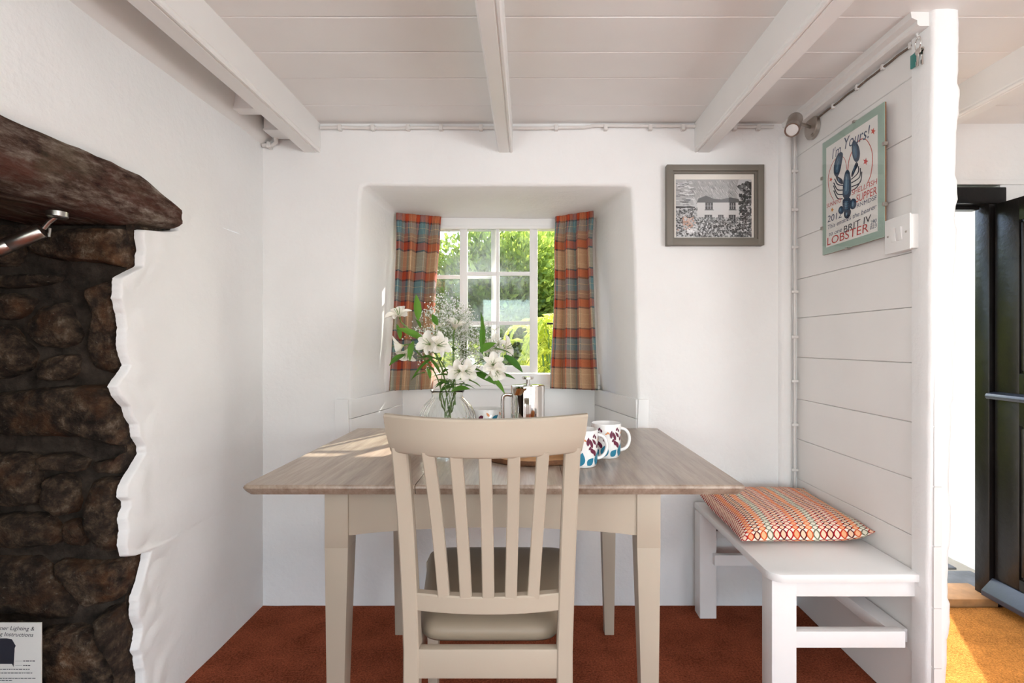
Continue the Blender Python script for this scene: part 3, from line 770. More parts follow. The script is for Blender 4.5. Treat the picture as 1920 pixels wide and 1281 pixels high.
for k in range(41):
    t = k/40; hx = .2105; x = CX+(2*t-1)*hx; y = back_y(.93)+bow(x, .060)+.008; th = .024
    zt = .976-.002*math.sin(math.pi*t); zb = .893
    dx = (2*t-1)*(-.0); fl_ = (2*t-1)*.014
    rings.append([(x-fl_, y+.004, zb), (x-fl_*.9, y-th/2+.004, zb+.002), (x-fl_*.8, y-th/2, zb+.006), (x-fl_*.3, y-th/2-.008, (zb+zt)/2), (x, y-th/2-.012, zt-.005), (x, y-th/2-.009, zt-.001), (x, y-.008, zt), (x, y+th/2-.012, zt-.002), (x, y+th/2-.010, zt-.006), (x-fl_*.3, y+th/2-.004, (zb+zt)/2), (x-fl_, y+th/2, zb+.004)])
MB().loft(rings).build('top_rail', M['chair'], ch, smooth=40)
rings = []
for k in range(31):
    t = k/30; x = CX+(2*t-1)*.156; y = back_y(.56)+bow(x, .030)+.008; z0, z1 = .541, .580
    rings.append([(x, y-.009, z0+.002), (x, y-.011, z1-.003), (x, y-.008, z1), (x, y+.010, z1), (x, y+.011, z0+.002), (x, y+.009, z0), (x, y-.007, z0)])
MB().loft(rings).build('lower_rail', M['chair'], ch, smooth=40)
for i in range(5):
    u = (i-2)/2; rings = []
    for k in range(17):
        t = k/16; z = .572+(.902-.572)*t
        x = CX+u*(.096+.019*t)+.002; y = (back_y(.56)+bow(CX+u*.096, .030)+.006)*(1-t)+(back_y(.93)+bow(CX+u*.115, .060)+.006)*t + .012*math.sin(math.pi*t)
        wd = .0128; th = .0075
        rings.append([(x-wd, y-th+.002, z), (x-wd+.002, y-th, z), (x+wd-.002, y-th, z), (x+wd, y-th+.002, z), (x+wd, y+th-.002, z), (x+wd-.002, y+th, z), (x-wd+.002, y+th, z), (x-wd, y+th-.002, z)])
    MB().loft(rings).build('slat', M['chair'], ch)
MB().box(CX-.157, CX+.157, 1.112, 1.134, .392, .456, .003).build('seat_rail', M['chair'], ch)
MB().box(CX-.205, CX+.205, 1.575, 1.597, .385, .452, .003).build('seat_rail', M['chair'], ch)
for sx in (-1, 1):
    lo = [(CX+sx*.150, 1.134, .39), (CX+sx*.172, 1.134, .39), (CX+sx*.212, 1.578, .385), (CX+sx*.190, 1.578, .385)]
    MB().hexa(lo, [(x, y, .452) for x, y, _ in lo], bev=.002).build('seat_rail', M['chair'], ch)
    x0, x1 = sorted((CX+sx*.186, CX+sx*.224)); m = (x0+x1)/2
    MB().hexa([(m-.014, 1.570, 0), (m+.014, 1.570, 0), (m+.014, 1.600, 0), (m-.014, 1.600, 0)], [(x0, 1.566, .452), (x1, 1.566, .452), (x1, 1.604, .452), (x0, 1.604, .452)], bev=.002).build('front_leg', M['chair'], ch)
rings = []
for s, z in ((.955, .450), (.985, .458), (1.0, .470), (.985, .482), (.93, .491), (.80, .497), (.5, .500), (.1, .501)):
    ring = []
    for k in range(64):
        a = 2*math.pi*k/64; ca, sa = math.cos(a), math.sin(a); ex = .22
        ux = math.copysign(abs(ca)**ex, ca); uy = math.copysign(abs(sa)**ex, sa)
        y = 1.372+uy*.228*s; hw = .158+(.222-.158)*((y-1.14)/.46)
        ring.append((CX+ux*hw*s, y, z+(.004*(1-uy*uy) if z > .48 else 0)))
    rings.append(ring)
MB().loft(rings).build('seat_pad', M['seat'], ch, smooth=60, label='taupe leather seat pad')

# ------------------------------------------------------------------ bench against the partition
bn = empty('bench', (.93, 1.83, 0), 'white painted wooden bench fixed along the board partition', 'bench')
pts = []
x0, x1, y0, y1 = .705, XR-.004, 1.485, 2.175
for k in range(9):
    t = k/8*math.pi/2; pts.append((x0+.045*(1-math.sin(t)), y0+.045*(1-math.cos(t))))
pts = pts[::-1]
seatpoly = [(x0, y1)]+[(a, b) for a, b in sorted(pts, key=lambda q: -q[1])]+[(x1, y0+.004), (x1, y1)]
MB().prism(seatpoly, 'z', .424, .450, bev=.007).build('seat', M['bench'], bn, smooth=40)
def bl(x0, x1, y0, y1): MB().box(x0, x1, y0, y1, 0, .425, .003).build('leg', M['bench'], bn)
bl(.717, .790, 1.505, 1.570); bl(.700, .768, 2.085, 2.150)
MB().box(.789, 1.142, 1.507, 1.532, .376, .425, .002).build('end_rail', M['bench'], bn)
MB().box(.789, 1.115, 1.512, 1.540, .222, .270, .002).build('stretcher', M['bench'], bn)
MB().box(.752, 1.115, 2.062, 2.088, .225, .268, .002).build('stretcher', M['bench'], bn)
MB().box(1.085, 1.142, 1.540, 2.150, .222, .262, .002).build('wall_batten', M['bench'], bn)

# cushion
def cushion():
    cx, cy, zb = .925, 1.905, .452; hw, hd = .222, .222; n = 36; mb = MB(); uv = []
    def sh(u, v, top):
        a, b = 2*u-1, 2*v-1
        pin = 1-.05*(1-abs(a)**2)*abs(b)**4; pin2 = 1-.05*(1-abs(b)**2)*abs(a)**4
        e = max(0, (1-a**4)*(1-b**4)); th = e**.5
        x = cx+a*hw*pin2; y = cy+b*hd*pin
        lift = .020+.030*max(0, a)**3*(1-.5*v)+.035*max(0, b)**2
        x = min(x, XR-.006)
        z = zb+lift*(1-th*.999)+(.084+.02*v)*th+.003*ns((x, y, 0), 18) if top else zb+lift*(1-th)
        return (x, y, z)
    mb.grid(lambda u, v: sh(u, v, True), n, n); mb.grid(lambda u, v: sh(u, v, False), n, n)
    def uvf(i):
        k = i % ((n+1)**2); return ((k % (n+1))/n, (k//(n+1))/n)
    mb.build('cushion', M['ogee'], smooth=True, uvfn=uvf, label='flat cushion with red and peach oval chain pattern on the bench', cat='cushion')
cushion()

# ------------------------------------------------------------------ curtains
def curtain(side, label):
    n, m = 150, 56; mb = MB(); uvs = []
    if side < 0:
        tA, tB, bA, bB = (-.664, 2.585), (-.452, 2.665), (-.708, 2.565), (-.505, 2.655); pl = 3.6; zt = 1.782; zb = .888; ww = .50
    else:
        tA, tB, bA, bB = (.330, 2.575), (.142, 2.668), (.365, 2.53), (.126, 2.64); pl = 3.6; zt = 1.792; zb = .893; ww = .50
    for j in range(m+1):
        v = j/m; z = zt+(zb-zt)*v; waist = -.018*math.sin(math.pi*min(1, v*1.15))
        A = Vector(tA).lerp(Vector(bA), v**1.3); B = Vector(tB).lerp(Vector(bB), v**1.3)
        B.x += (waist if side < 0 else -waist*.6)
        dr_ = (B-A); L = dr_.length; dn = Vector((dr_.y, -dr_.x)).normalized()*(1 if side < 0 else -1)
        if dn.y > 0: dn = -dn
        for i in range(n+1):
            u = i/n; ph = 2*math.pi*pl*u+.4*math.sin(5*u+v)
            hd = .5+.5*math.tanh((v-.10)*22)                # heading is gathered flat, folds open below
            amp = (.005+.006*math.exp(-((v-.075)/.02)**2))*(1-hd)+hd*(.048+.012*v)
            wv = math.tanh(1.6*math.sin(ph))/math.tanh(1.6)
            fine = .004*math.sin(2*math.pi*13*u)*math.exp(-((v-.06)/.05)**2)
            p = A+dr_*(u+.040*math.sin(2*ph)*hd)+dn*(amp*(wv*.5+.5)+fine)
            mb.v.append((p.x, p.y, z+.004*math.sin(ph)*v)); uvs.append((u*ww+(.05 if side > 0 else 0), (zt-z)))
    W_ = n+1
    for j in range(m):
        for i in range(n): mb.f.append((j*W_+i, j*W_+i+1, (j+1)*W_+i+1, (j+1)*W_+i)); mb.m.append(0)
    o = mb.build('curtain', M['plaid'], smooth=True, uvfn=lambda i: uvs[i], label=label, cat='curtain', group='window curtains', fix=False)
    md = o.modifiers.new('thickness', 'SOLIDIFY'); md.thickness = .003; md.offset = 0
curtain(-1, 'short tartan curtain behind the flowers, on the fireplace side of the window')
curtain(1, 'short tartan curtain on the bench side of the window')

# ------------------------------------------------------------------ framed cottage print
def inkmesh(name, polys, parent, place):
    """polys: list of (points2d, colour); each lies a hair in front of the one before"""
    verts, faces, cols = [], [], []
    for k, (pts, c) in enumerate(polys):
        b = len(verts)
        for p in pts: verts.append(place(p[0], p[1], k)); cols.append(c)
        faces.append(tuple(range(b, b+len(pts))))
    me = bpy.data.meshes.new(name); me.from_pydata(verts, [], faces)
    at = me.color_attributes.new('ink', 'FLOAT_COLOR', 'POINT')
    at.data.foreach_set('color', [x for c in cols for x in (c if len(c) == 4 else tuple(c)+(1,))])
    me.materials.append(M['ink']); return link(name, me, parent)
FY = YB-.006
fx0, fx1, fz0, fz1 = .585, .995, 1.536, 1.876
pic = empty('framed_print', (.79, FY, fz0), 'grey framed black and white print of a thatched cottage on the end wall', 'picture')
fw = .026
for nm, a in (('frame_side', (fx0, fx0+fw, fz0, fz1)), ('frame_side', (fx1-fw, fx1, fz0, fz1)), ('frame_rail', (fx0+fw-.0015, fx1-fw+.0015, fz0+.0003, fz0+fw)), ('frame_rail', (fx0+fw-.0015, fx1-fw+.0015, fz1-fw, fz1-.0003))):
    mb = MB(); mb.box(a[0], a[1], FY-.030, FY+.004, a[2], a[3], .0025); mb.build(nm, M['grey_frame'], pic)
ix0, ix1, iz0, iz1 = fx0+fw, fx1-fw, fz0+fw, fz1-fw
for a in ((ix0, ix0+.008, iz0, iz1), (ix1-.008, ix1, iz0, iz1), (ix0+.008, ix1-.008, iz0, iz0+.008), (ix0+.008, ix1-.008, iz1-.008, iz1)):
    MB().box(a[0], a[1], FY-.018, FY-.004, a[2], a[3]).build('inner_fillet', M['grey_frame'], pic, smooth=False)
MB().box(ix0, ix1, FY-.005, FY-.003, iz0, iz1).build('mount', M['mount'], pic, smooth=False)
random.seed(11)
def G(v, warm=0): v = (v/255)**2.2; return (v*(1+warm), v, v*(1-warm))
pp = []
pp.append(([(0, 0), (1, 0), (1, 1), (0, 1)], G(196)))
pp.append(([(.13, 1), (.83, 1), (.80, .80), (.82, .62), (.28, .60), (.20, .80)], G(168, .02)))           # thatch
for k in range(260):
    x = random.uniform(.16, .82); y = random.uniform(.63, .99); l = random.uniform(.02, .06)
    pp.append(([(x, y), (x+.006, y), (x+l*.5+.004, y-l), (x+l*.5, y-l)], G(random.choice((120, 140, 190, 205, 215)), .02)))
pp.append(([(.27, .58), (.84, .58), (.84, .66), (.72, .69), (.6, .655), (.5, .665), (.4, .72), (.30, .67)], G(92)))
pp.append(([(.28, .34), (.84, .34), (.84, .60), (.28, .60)], G(206, .02)))                                # wall
for a, b, c, d in ((.39, .49, .48, .60), (.71, .79, .48, .60), (.38, .48, .20, .39), (.56, .63, .18, .39), (.70, .79, .20, .39)):
    pp.append(([(a, c), (b, c), (b, d), (a, d)], G(74)))
    for q in range(1, 3):
        x = a+(b-a)*q/3; pp.append(([(x-.003, c+.01), (x+.003, c+.01), (x+.003, d-.01), (x-.003, d-.01)], G(190)))
    pp.append(([(a, (c+d)/2-.004), (b, (c+d)/2-.004), (b, (c+d)/2+.004), (a, (c+d)/2+.004)], G(190)))
    pp.append(([(a-.01, c-.015), (b+.012, c-.015), (b+.012, c), (a-.01, c)], G(110)))
pp.append(([(.0, .55), (.24, .55), (.19, .80), (.12, 1), (0, 1)], G(176)))                              # outbuilding
for k in range(60):
    x = random.uniform(0, .2); y = random.uniform(.52, .98); l = random.uniform(.02, .09)
    pp.append(([(x, y), (min(.27, x+l), y-.004), (min(.27, x+l), y+.006), (x, y+.009)], G(random.choice((60, 100, 226, 236)))))
pp.append(([(0, .50), (.25, .51), (.25, .53), (0, .535)], G(50)))
def blob(x, y, r, c):
    n = 6; a0 = random.random()*6
    pts = [(min(1, max(0, x+r*random.uniform(.5, 1.2)*math.cos(a0+k/n*6.283))), min(1, max(0, y+1.25*r*random.uniform(.5, 1.2)*math.sin(a0+k/n*6.283)))) for k in range(n)]
    pp.append((pts, c))
for k in range(420):
    x = random.uniform(.84, 1); y = random.uniform(0, .95); blob(x, y, random.uniform(.008, .03), G(random.choice((44, 56, 70, 96, 84, 60, 130, 190))))
for k in range(1500):
    x = random.random(); y = random.random()**1.2*.34
    if x < .28: y = random.random()**.9*.5
    blob(x, y, random.uniform(.004, .019), G(random.choice((46, 60, 72, 90, 84, 104, 118, 140, 164, 190, 214))))
for k in range(50): blob(random.gauss(.17, .045), random.gauss(.24, .06), .016, (.50, .30, .22) if k % 2 else (.62, .45, .38))
for k in range(26): blob(random.gauss(.2, .035), random.gauss(.11, .02), .011, G(240))
qx0, qx1, qz0, qz1 = ix0+.018, ix1-.018, iz0+.012, iz1-.030
inkmesh('print', pp, pic, lambda u, v, k: (qx0+u*(qx1-qx0), FY-.0052-k*6e-7, qz0+v*(qz1-qz0)))
MB().box(ix0, ix1, FY-.0125, FY-.0115, iz0, iz1).build('glass', M['glazing'], pic, smooth=False)

# ------------------------------------------------------------------ lobster poster on the partition
XPp = XR-.026
pos_c = Vector((XPp, 1.78, 1.457))
ps = empty('clip_frame_poster', (XPp, 1.78, 1.457), 'clip framed lobster poster with duck egg border on the board partition', 'poster')
py0, py1, pz0, pz1 = 1.950, 1.612, 1.457, 1.883              # u runs from the far edge to the near edge
def pl(u, v, k=0): return (XPp-.0030-k, py0+(py1-py0)*u, pz0+(pz1-pz0)*v)
MB().box(XPp, XPp+.004, py1, py0, pz0, pz1).build('backing_board', M['wood_edge'], ps, smooth=False)
MB().box(XPp-.0022, XPp, py1, py0, pz0, pz1).build('border_mount', M['poster_border'], ps, smooth=False)
MB().box(XR-.020, XR-.001, 1.66, 1.67, 1.50, 1.84).build('batten', M['wood_edge'], ps, smooth=False)
MB().box(XR-.020, XR-.001, 1.90, 1.91, 1.50, 1.84).build('batten', M['wood_edge'], ps, smooth=False)
src = [(85, 375), (568, 68), (620, 1100), (130, 1230)]; dst = [(0, 1), (1, 1), (1, 0), (0, 0)]
A_ = []; B_ = []
for (x, y), (u, v) in zip(src, dst):
    A_ += [[x, y, 1, 0, 0, 0, -u*x, -u*y], [0, 0, 0, x, y, 1, -v*x, -v*y]]; B_ += [u, v]
Hm = np.append(np.linalg.solve(np.array(A_, float), np.array(B_, float)), 1).reshape(3, 3)
def hu(x, y):
    q = Hm @ np.array((x, y, 1.0)); return (q[0]/q[2], q[1]/q[2])
cs = [hu(120, 405), hu(520, 172), hu(566, 1055), hu(157, 1170)]
u0, u1 = (cs[0][0]+cs[3][0])/2, (cs[1][0]+cs[2][0])/2; v0, v1 = (cs[2][1]+cs[3][1])/2, (cs[0][1]+cs[1][1])/2
MB().add([pl(u0, v0, -.0005), pl(u1, v0, -.0005), pl(u1, v1, -.0005), pl(u0, v1, -.0005)], [(0, 1, 2, 3)]) if False else None
mb = MB(); mb.box(XPp-.0030, XPp-.0020, py0+(py1-py0)*u1, py0+(py1-py0)*u0, pz0+(pz1-pz0)*v0, pz0+(pz1-pz0)*v1); mb.build('sheet', M['paper'], ps, smooth=False)
lob = []
nav = (.020, .045, .085); mid = (.05, .12, .20); lit = (.16, .27, .36); dk = (.012, .016, .035)
def cp(pts): return [hu(*p) for p in pts]
def smoothpoly(pts, n=40):
    L = [Vector((p[0], p[1], 0)) for p in pts]
    for _ in range(2):
        o = []
        for i in range(len(L)):
            a, b = L[i], L[(i+1) % len(L)]; o += [a.lerp(b, .25), a.lerp(b, .75)]
        L = o
    return [(p.x, p.y) for p in L]
def shape(pts, c, inner=None, sc=.6, dx=-4):
    s_ = smoothpoly(pts); lob.append((cp(s_), c))
    if inner:
        mx = sum(p[0] for p in s_)/len(s_); my = sum(p[1] for p in s_)/len(s_)
        lob.append((cp([(mx+dx+(x-mx)*sc*.8, my+(y-my)*sc) for x, y in s_]), inner))
        lob.append((cp([(mx+dx*1.6+(x-mx)*sc*.3, my+(y-my)*sc*.7) for x, y in s_]), lit))
def stroke(pts, wd, c):
    L = [Vector((p[0], p[1])) for p in pts]; o = []
    for i in range(len(L)-1):
        p0, p1, p2, p3 = L[max(0, i-1)], L[i], L[i+1], L[min(len(L)-1, i+2)]
        for k in range(6):
            t = k/6; o.append(.5*((2*p1)+(p2-p0)*t+(2*p0-5*p1+4*p2-p3)*t*t+(3*p1-p0-3*p2+p3)*t**3))
    o.append(L[-1])
    for i in range(len(o)-1):
        t = (o[i+1]-o[i]).normalized(); nn = Vector((-t.y, t.x))*wd/2; e = t*wd*.25
        lob.append((cp([o[i]-e+nn, o[i]-e-nn, o[i+1]+e-nn, o[i+1]+e+nn]), c))
redc = (.52, .065, .045)
stroke([(295, 582), (278, 510), (246, 478), (192, 502), (157, 580), (148, 660), (166, 750), (200, 812)], 4, redc)
stroke([(302, 582), (310, 500), (342, 418), (388, 355), (440, 357), (485, 430), (498, 520), (490, 620), (468, 684)], 6, redc)
for s_ in ([(335, 655), (385, 608), (388, 558)], [(338, 682), (400, 640), (403, 572)], [(340, 712), (406, 680), (416, 600)], [(342, 742), (382, 716), (414, 662)], [(270, 700), (226, 690), (200, 648)], [(272, 735), (226, 730), (194, 678)], [(272, 768), (226, 762), (194, 700)], [(272, 802), (230, 796), (198, 738)]):
    stroke(s_, 8, dk)
shape([(205, 618), (236, 636), (266, 655), (272, 695), (240, 684), (212, 652)], dk, nav); shape([(368, 515), (390, 548), (366, 582), (342, 645), (328, 625), (350, 560)], dk, nav)
shape([(272, 850), (244, 868), (240, 905), (266, 924), (292, 900)], nav, mid); shape([(335, 805), (378, 800), (388, 850), (372, 884), (336, 884)], nav, mid)
shape([(286, 890), (348, 880), (340, 938), (312, 958), (288, 940)], dk, nav)
shape([(274, 795), (336, 788), (342, 850), (336, 905), (288, 912), (272, 850)], nav, mid)
for k in range(6): stroke([(274+k*2, 812+k*17), (306, 818+k*17), (338-k, 806+k*17)], 3, dk)
shape([(286, 583), (312, 580), (330, 640), (338, 720), (336, 796), (272, 804), (268, 720), (272, 640)], nav, mid, .75)
shape([(240, 440), (260, 455), (252, 520), (242, 590), (224, 636), (194, 624), (186, 570), (194, 508), (214, 458)], nav, mid, .7); stroke([(238, 450), (216, 520), (214, 560)], 3, dk)
shape([(334, 356), (354, 360), (382, 400), (397, 460), (388, 518), (360, 528), (337, 490), (326, 430), (324, 388)], nav, mid, .7); stroke([(346, 366), (352, 440), (350, 480)], 3, dk)
def star(x, y, r, c):
    pts = []
    for k in range(10):
        a = -math.pi/2+k*math.pi/5+.2; rr = r if k % 2 == 0 else r*.42; pts.append((x+rr*math.cos(a)*.8, y+rr*math.sin(a)*1.1))
    stars.append((cp(pts), c))
stars = []
star(492, 292, 26, (.60, .07, .04)); star(443, 522, 28, (.60, .05, .04)); star(170, 652, 18, (.62, .10, .06)); star(193, 884, 18, (.72, .30, .06))
inkmesh('lobster_print', lob, ps, lambda u, v, k: pl(u, v, .0001+k*5e-7))['kind'] = 'stuff'
for sp__ in stars: inkmesh('star', [sp__], ps, lambda u, v, k: pl(u, v, .0004))
def text_mesh(txt, shear=0):
    cu = bpy.data.curves.new('txt', 'FONT'); cu.body = txt; cu.size = 1; cu.shear = shear; cu.resolution_u = 3
    ob = bpy.data.objects.new('txt', cu); C.objects.link(ob); bpy.context.view_layer.update()
    me = bpy.data.meshes.new_from_object(ob.evaluated_get(bpy.context.evaluated_depsgraph_get()))
    bpy.data.objects.remove(ob); bpy.data.curves.remove(cu); return me
def lettering(txt, mat, parent, place, shear=0, bold=0):
    """place(a, b): a 0..1 along the line, b in cap heights -> world"""
    me = text_mesh(txt, shear); xs = [v.co.x for v in me.vertices]
    a, b = min(xs), max(xs)
    for v in me.vertices: v.co = Vector(place((v.co.x-a)/(b-a), v.co.y/.70))
    me.materials.clear(); me.materials.append(mat); return link('lettering', me, parent)
for txt, p, q, h, mt, sh in (("I'm", (172, 498), (240, 452), 78, 'blue', .2), ('Yours!', (266, 425), (470, 335), 92, 'blue', .25), ('SHELLFISH', (345, 778), (545, 693), 40, 'red', .1), ('SUPPER', (384, 834), (546, 772), 58, 'red', .1),
        ('RNMDSF', (392, 874), (548, 812), 32, 'blue', 0), ('SUNNYO', (148, 870), (262, 826), 32, 'red', 0), ('2012', (160, 980), (272, 944), 50, 'blue', .1), ('This entitles the bearer', (166, 1034), (550, 880), 33, 'blue', .2),
        ('to one', (176, 1086), (280, 1050), 32, 'blue', .2), ('BRIT IV', (294, 1062), (512, 976), 50, 'darkink', .05), ('LOBSTER', (166, 1156), (494, 1056), 60, 'red', .05), ('290', (508, 1006), (556, 986), 30, 'blue', .1), ('023', (505, 1044), (558, 1024), 30, 'blue', .1)):
    a = Vector(hu(*p)); b = Vector(hu(*q)); hh = hu(p[0], p[1]-h)[1]-a.y
    lettering(txt, M[mt], ps, lambda s, t, a=a, b=b, hh=hh: pl(a.x+(b.x-a.x)*s, a.y+(b.y-a.y)*s+hh*t, .0006), sh)
MB().box(XPp-.0062, XPp-.0042, py1, py0, pz0, pz1).build('glass', M['glazing'], ps, smooth=False)
for (y, z) in ((1.611, 1.56), (1.611, 1.75), (1.951, 1.56), (1.951, 1.75)): MB().box(XPp-.0075, XPp+.006, y-.005, y+.005, z-.006, z+.006, .001).build('clip', M['steel'], ps)
for (y, z) in ((1.76, 1.884), (1.80, 1.456)): MB().box(XPp-.0075, XPp+.006, y-.005, y+.005, z-.004, z+.004, .001).build('clip', M['steel'], ps)

# ------------------------------------------------------------------ light switch, socket
sw = empty('light_switch', (XR, 1.542, 1.40), 'white double light switch on the board partition', 'switch')
MB().box(XR-.034, XR, 1.492, 1.594, 1.399, 1.501, .006).build('back_box', M['plastic'], sw)
fpl = MB().box(XR-.039, XR-.033, 1.490, 1.596, 1.397, 1.503, .003).build('face_plate', M['plastic'], sw)
for y in (1.530, 1.556): MB().hexa([(XR-.0385, y-.010, 1.430), (XR-.0385, y+.010, 1.430), (XR-.0385, y+.010, 1.470), (XR-.0385, y-.010, 1.470)], [(XR-.041, y-.010, 1.430), (XR-.041, y+.010, 1.430), (XR-.046, y+.010, 1.470), (XR-.046, y-.010, 1.470)], bev=.001).build('rocker', M['plastic'], fpl)
for y in (1.505, 1.581): MB().lathe((XR-.039, y, 1.450), [(0, -.001), (.0035, 0), (.003, .0012), (0, .0014)], 12, mtx=Matrix.Rotation(R(-90), 4, 'Y')).build('screw', M['steel'], fpl)
so = empty('wall_socket', (.82, YB, .30), 'white power socket low on the end wall under the bench', 'socket')
MB().box(.745, .892, YB-.030, YB, .300, .388, .004).build('back_box', M['plastic'], so)
for x in (.785, .852):
    for dx, dz in ((0, .018), (-.011, -.006), (.011, -.006)): MB().box(x+dx-.003, x+dx+.003, YB-.0312, YB-.0295, .340+dz-.004, .340+dz+.004).build('pin_hole', M['gap'], so, smooth=False)

# ------------------------------------------------------------------ wall spotlight by the poster
def spot(name, base, bn, joint, head, tip, rh, label, mat, bz=.046, plate=True):
    base, joint, head, tip, bn = map(Vector, (base, joint, head, tip, bn))
    r = empty(name, base, label, 'spotlight')
    rot = bn.to_track_quat('Z', 'Y').to_matrix().to_4x4()
    MB().lathe(base, [(0, 0), (bz, 0), (bz, .012), (bz-.004, .016), (.008, .017), (0, .017)], 40, mtx=rot).build('base_plate', mat, r, smooth=40)
    MB().tube([base+bn*.010, joint.lerp(base, .4), joint], .006, 12).build('arm', mat, r, smooth=60)
    ax = (tip-head).normalized(); q = ax.to_track_quat('Z', 'Y').to_matrix().to_4x4(); L = (tip-head).length
    lh = MB().lathe(head, [(0, 0), (rh*.92, 0), (rh, .003), (rh, L*.72), (rh*.985, L*.725), (rh*.985, L*.735), (rh, L*.74), (rh, L), (rh*.88, L), (rh*.88, L-.006), (0, L-.007)], 36, mtx=q).build('lamp_head', mat, r, smooth=40)
    MB().lathe(head, [(0, L-.0065), (rh*.80, L-.0065), (rh*.80, L-.004), (0, L-.003)], 32, mtx=q).build('lamp_lens', M['plastic'], lh, smooth=40)
    MB().tube([base+bn*.016+Vector((0, -.02, -.030)), base+bn*.024+Vector((0, -.022, -.040)), base+bn*.020+Vector((0, -.022, -.048))], .003, 8).build('switch_toggle', mat, r)
    return r
spot('wall_spotlight', (XR-.002, 2.055, 1.988), (-1, 0, 0), (1.075, 2.03, 1.995), (1.060, 2.03, 2.012), (1.008, 1.955, 1.936), .027, 'brushed steel spotlight on the partition beside the lobster poster', M['steel'])
spot('lintel_spotlight', (-1.195, 1.30, 1.455), (0, 0, -1), (-1.225, 1.295, 1.412), (-1.228, 1.294, 1.406), (-1.310, 1.262, 1.352), .0185, 'steel spotlight under the timber fireplace lintel', M['satin'], .022)

# ------------------------------------------------------------------ cables, conduit, junction box, keys
cb = empty('cable_conduit', (.1, YB-.01, 2.03), 'white cable conduit clipped along the top of the end wall', 'conduit')
pts = [Vector((-.885+1.93*k/60, YB-.010-.002*ns((k, 0, 0), .3), 2.040+.004*ns((k, 3, 0), .15)+(0.006 if k > 35 else 0))) for k in range(61)]
MB().tube(pts, .0075, 8).build('cable', M['cable'], cb, smooth=60)
for x in (-.80, -.66, -.51, -.37, -.20, .12, .33, .52, .66, .88, .98): MB().box(x-.008, x+.008, YB-.022, YB, 2.028, 2.052, .003).build('clip', M['cable'], cb)
cv = empty('cable_conduit', (1.135, YB-.02, .46), 'white vertical cable run clipped in the corner by the partition', 'conduit')
MB().tube([(1.135+.002*ns((0, 0, k), .4), YB-.010, .46+1.54*k/40) for k in range(41)], .006, 8).build('cable', M['cable'], cv, smooth=60)
for py in (320, 393, 463, 547, 632, 715, 797, 882):
    z = ZW(py, YB-.02); MB().box(1.120, 1.148, YB-.019, YB, z-.006, z+.006, .003).build('clip', M['cable'], cv)
cp_ = empty('cable_run', (XR-.01, 1.8, 1.98), 'thin cable pinned along the top of the partition under the beam', 'cable')
MB().tube([(XR-.006, 1.49+.56*k/30, 2.014+.003*ns((0, k, 0), .3)-.004*(1-k/30)) for k in range(31)], .0035, 6).build('cable', M['darkcable'], cp_, smooth=60)
for y in (1.53, 1.65, 1.78, 1.92): MB().box(XR-.012, XR, y-.005, y+.005, 2.003, 2.021, .002).build('clip', M['cable'], cp_)
jb = empty('junction_box', (-1.02, 2.12, 2.0), 'white junction box in the ceiling corner behind the first beam', 'junction box')
MB().box(-1.072, -.955, 2.075, 2.165, 1.992, ZC, .005).build('box', M['plastic'], jb)
MB().box(-1.074, -.953, 2.073, 2.167, 1.986, 1.994, .002).build('lid', M['plastic'], jb)
MB().tube([(-1.060, 2.15, 1.992), (-1.066, 2.168, 1.975), (-1.085, 2.176, 1.966), (-1.128, 2.176, 1.964)], .009, 8).build('cable', M['cable'], jb, smooth=60)
MB().box(-1.105, -1.09, 2.160, YB, 1.950, 1.975, .003).build('clip', M['cable'], jb)
ky = empty('key_ring', (XR-.016, 1.487, 1.922), 'bunch of keys with teal tag hanging from a hook by the post', 'keys')
MB().tube([(XR-.0, 1.487, 2.034), (XR-.014, 1.487, 2.032), (XR-.022, 1.486, 2.018), (XR-.016, 1.486, 2.008), (XR-.008, 1.486, 2.014)], .0035, 8).build('hook', M['plastic'], ky, smooth=60)
c0 = Vector((XR-.018, 1.486, 1.992)); MB().tube([c0+Vector((.004*math.sin(a), .016*math.sin(a), .019*math.cos(a))) for a in [2*math.pi*k/20 for k in range(21)]], .0015, 6).build('ring', M['chrome'], ky, smooth=60)
MB().box(XR-.022, XR-.017, 1.488, 1.512, 1.930, 1.970, .002).build('tag', M['keytag'], ky)
MB().tube([(XR-.018, 1.490, 1.975), (XR-.019, 1.497, 1.970)], .002, 6).build('tag_link', M['chrome'], ky)
for dx, dy, ang in ((-.004, -.004, .1), (.002, -.010, -.15)):
    p = Vector((XR-.020+dx, 1.482+dy, 1.972)); mb = MB()
    mb.lathe(p+Vector((0, 0, -.008)), [(0, -.0012), (.010, -.0012), (.010, .0012), (0, .0012)], 16, mtx=Matrix.Rotation(R(90), 4, 'Y'))
    mb.box(p.x-.001, p.x+.001, p.y-.003+ang*.02, p.y+.003+ang*.02, p.z-.050, p.z-.014); mb.box(p.x-.001, p.x+.001, p.y+.002+ang*.02, p.y+.006+ang*.02, p.z-.046, p.z-.034)
    mb.build('key', M['chrome'], ky)

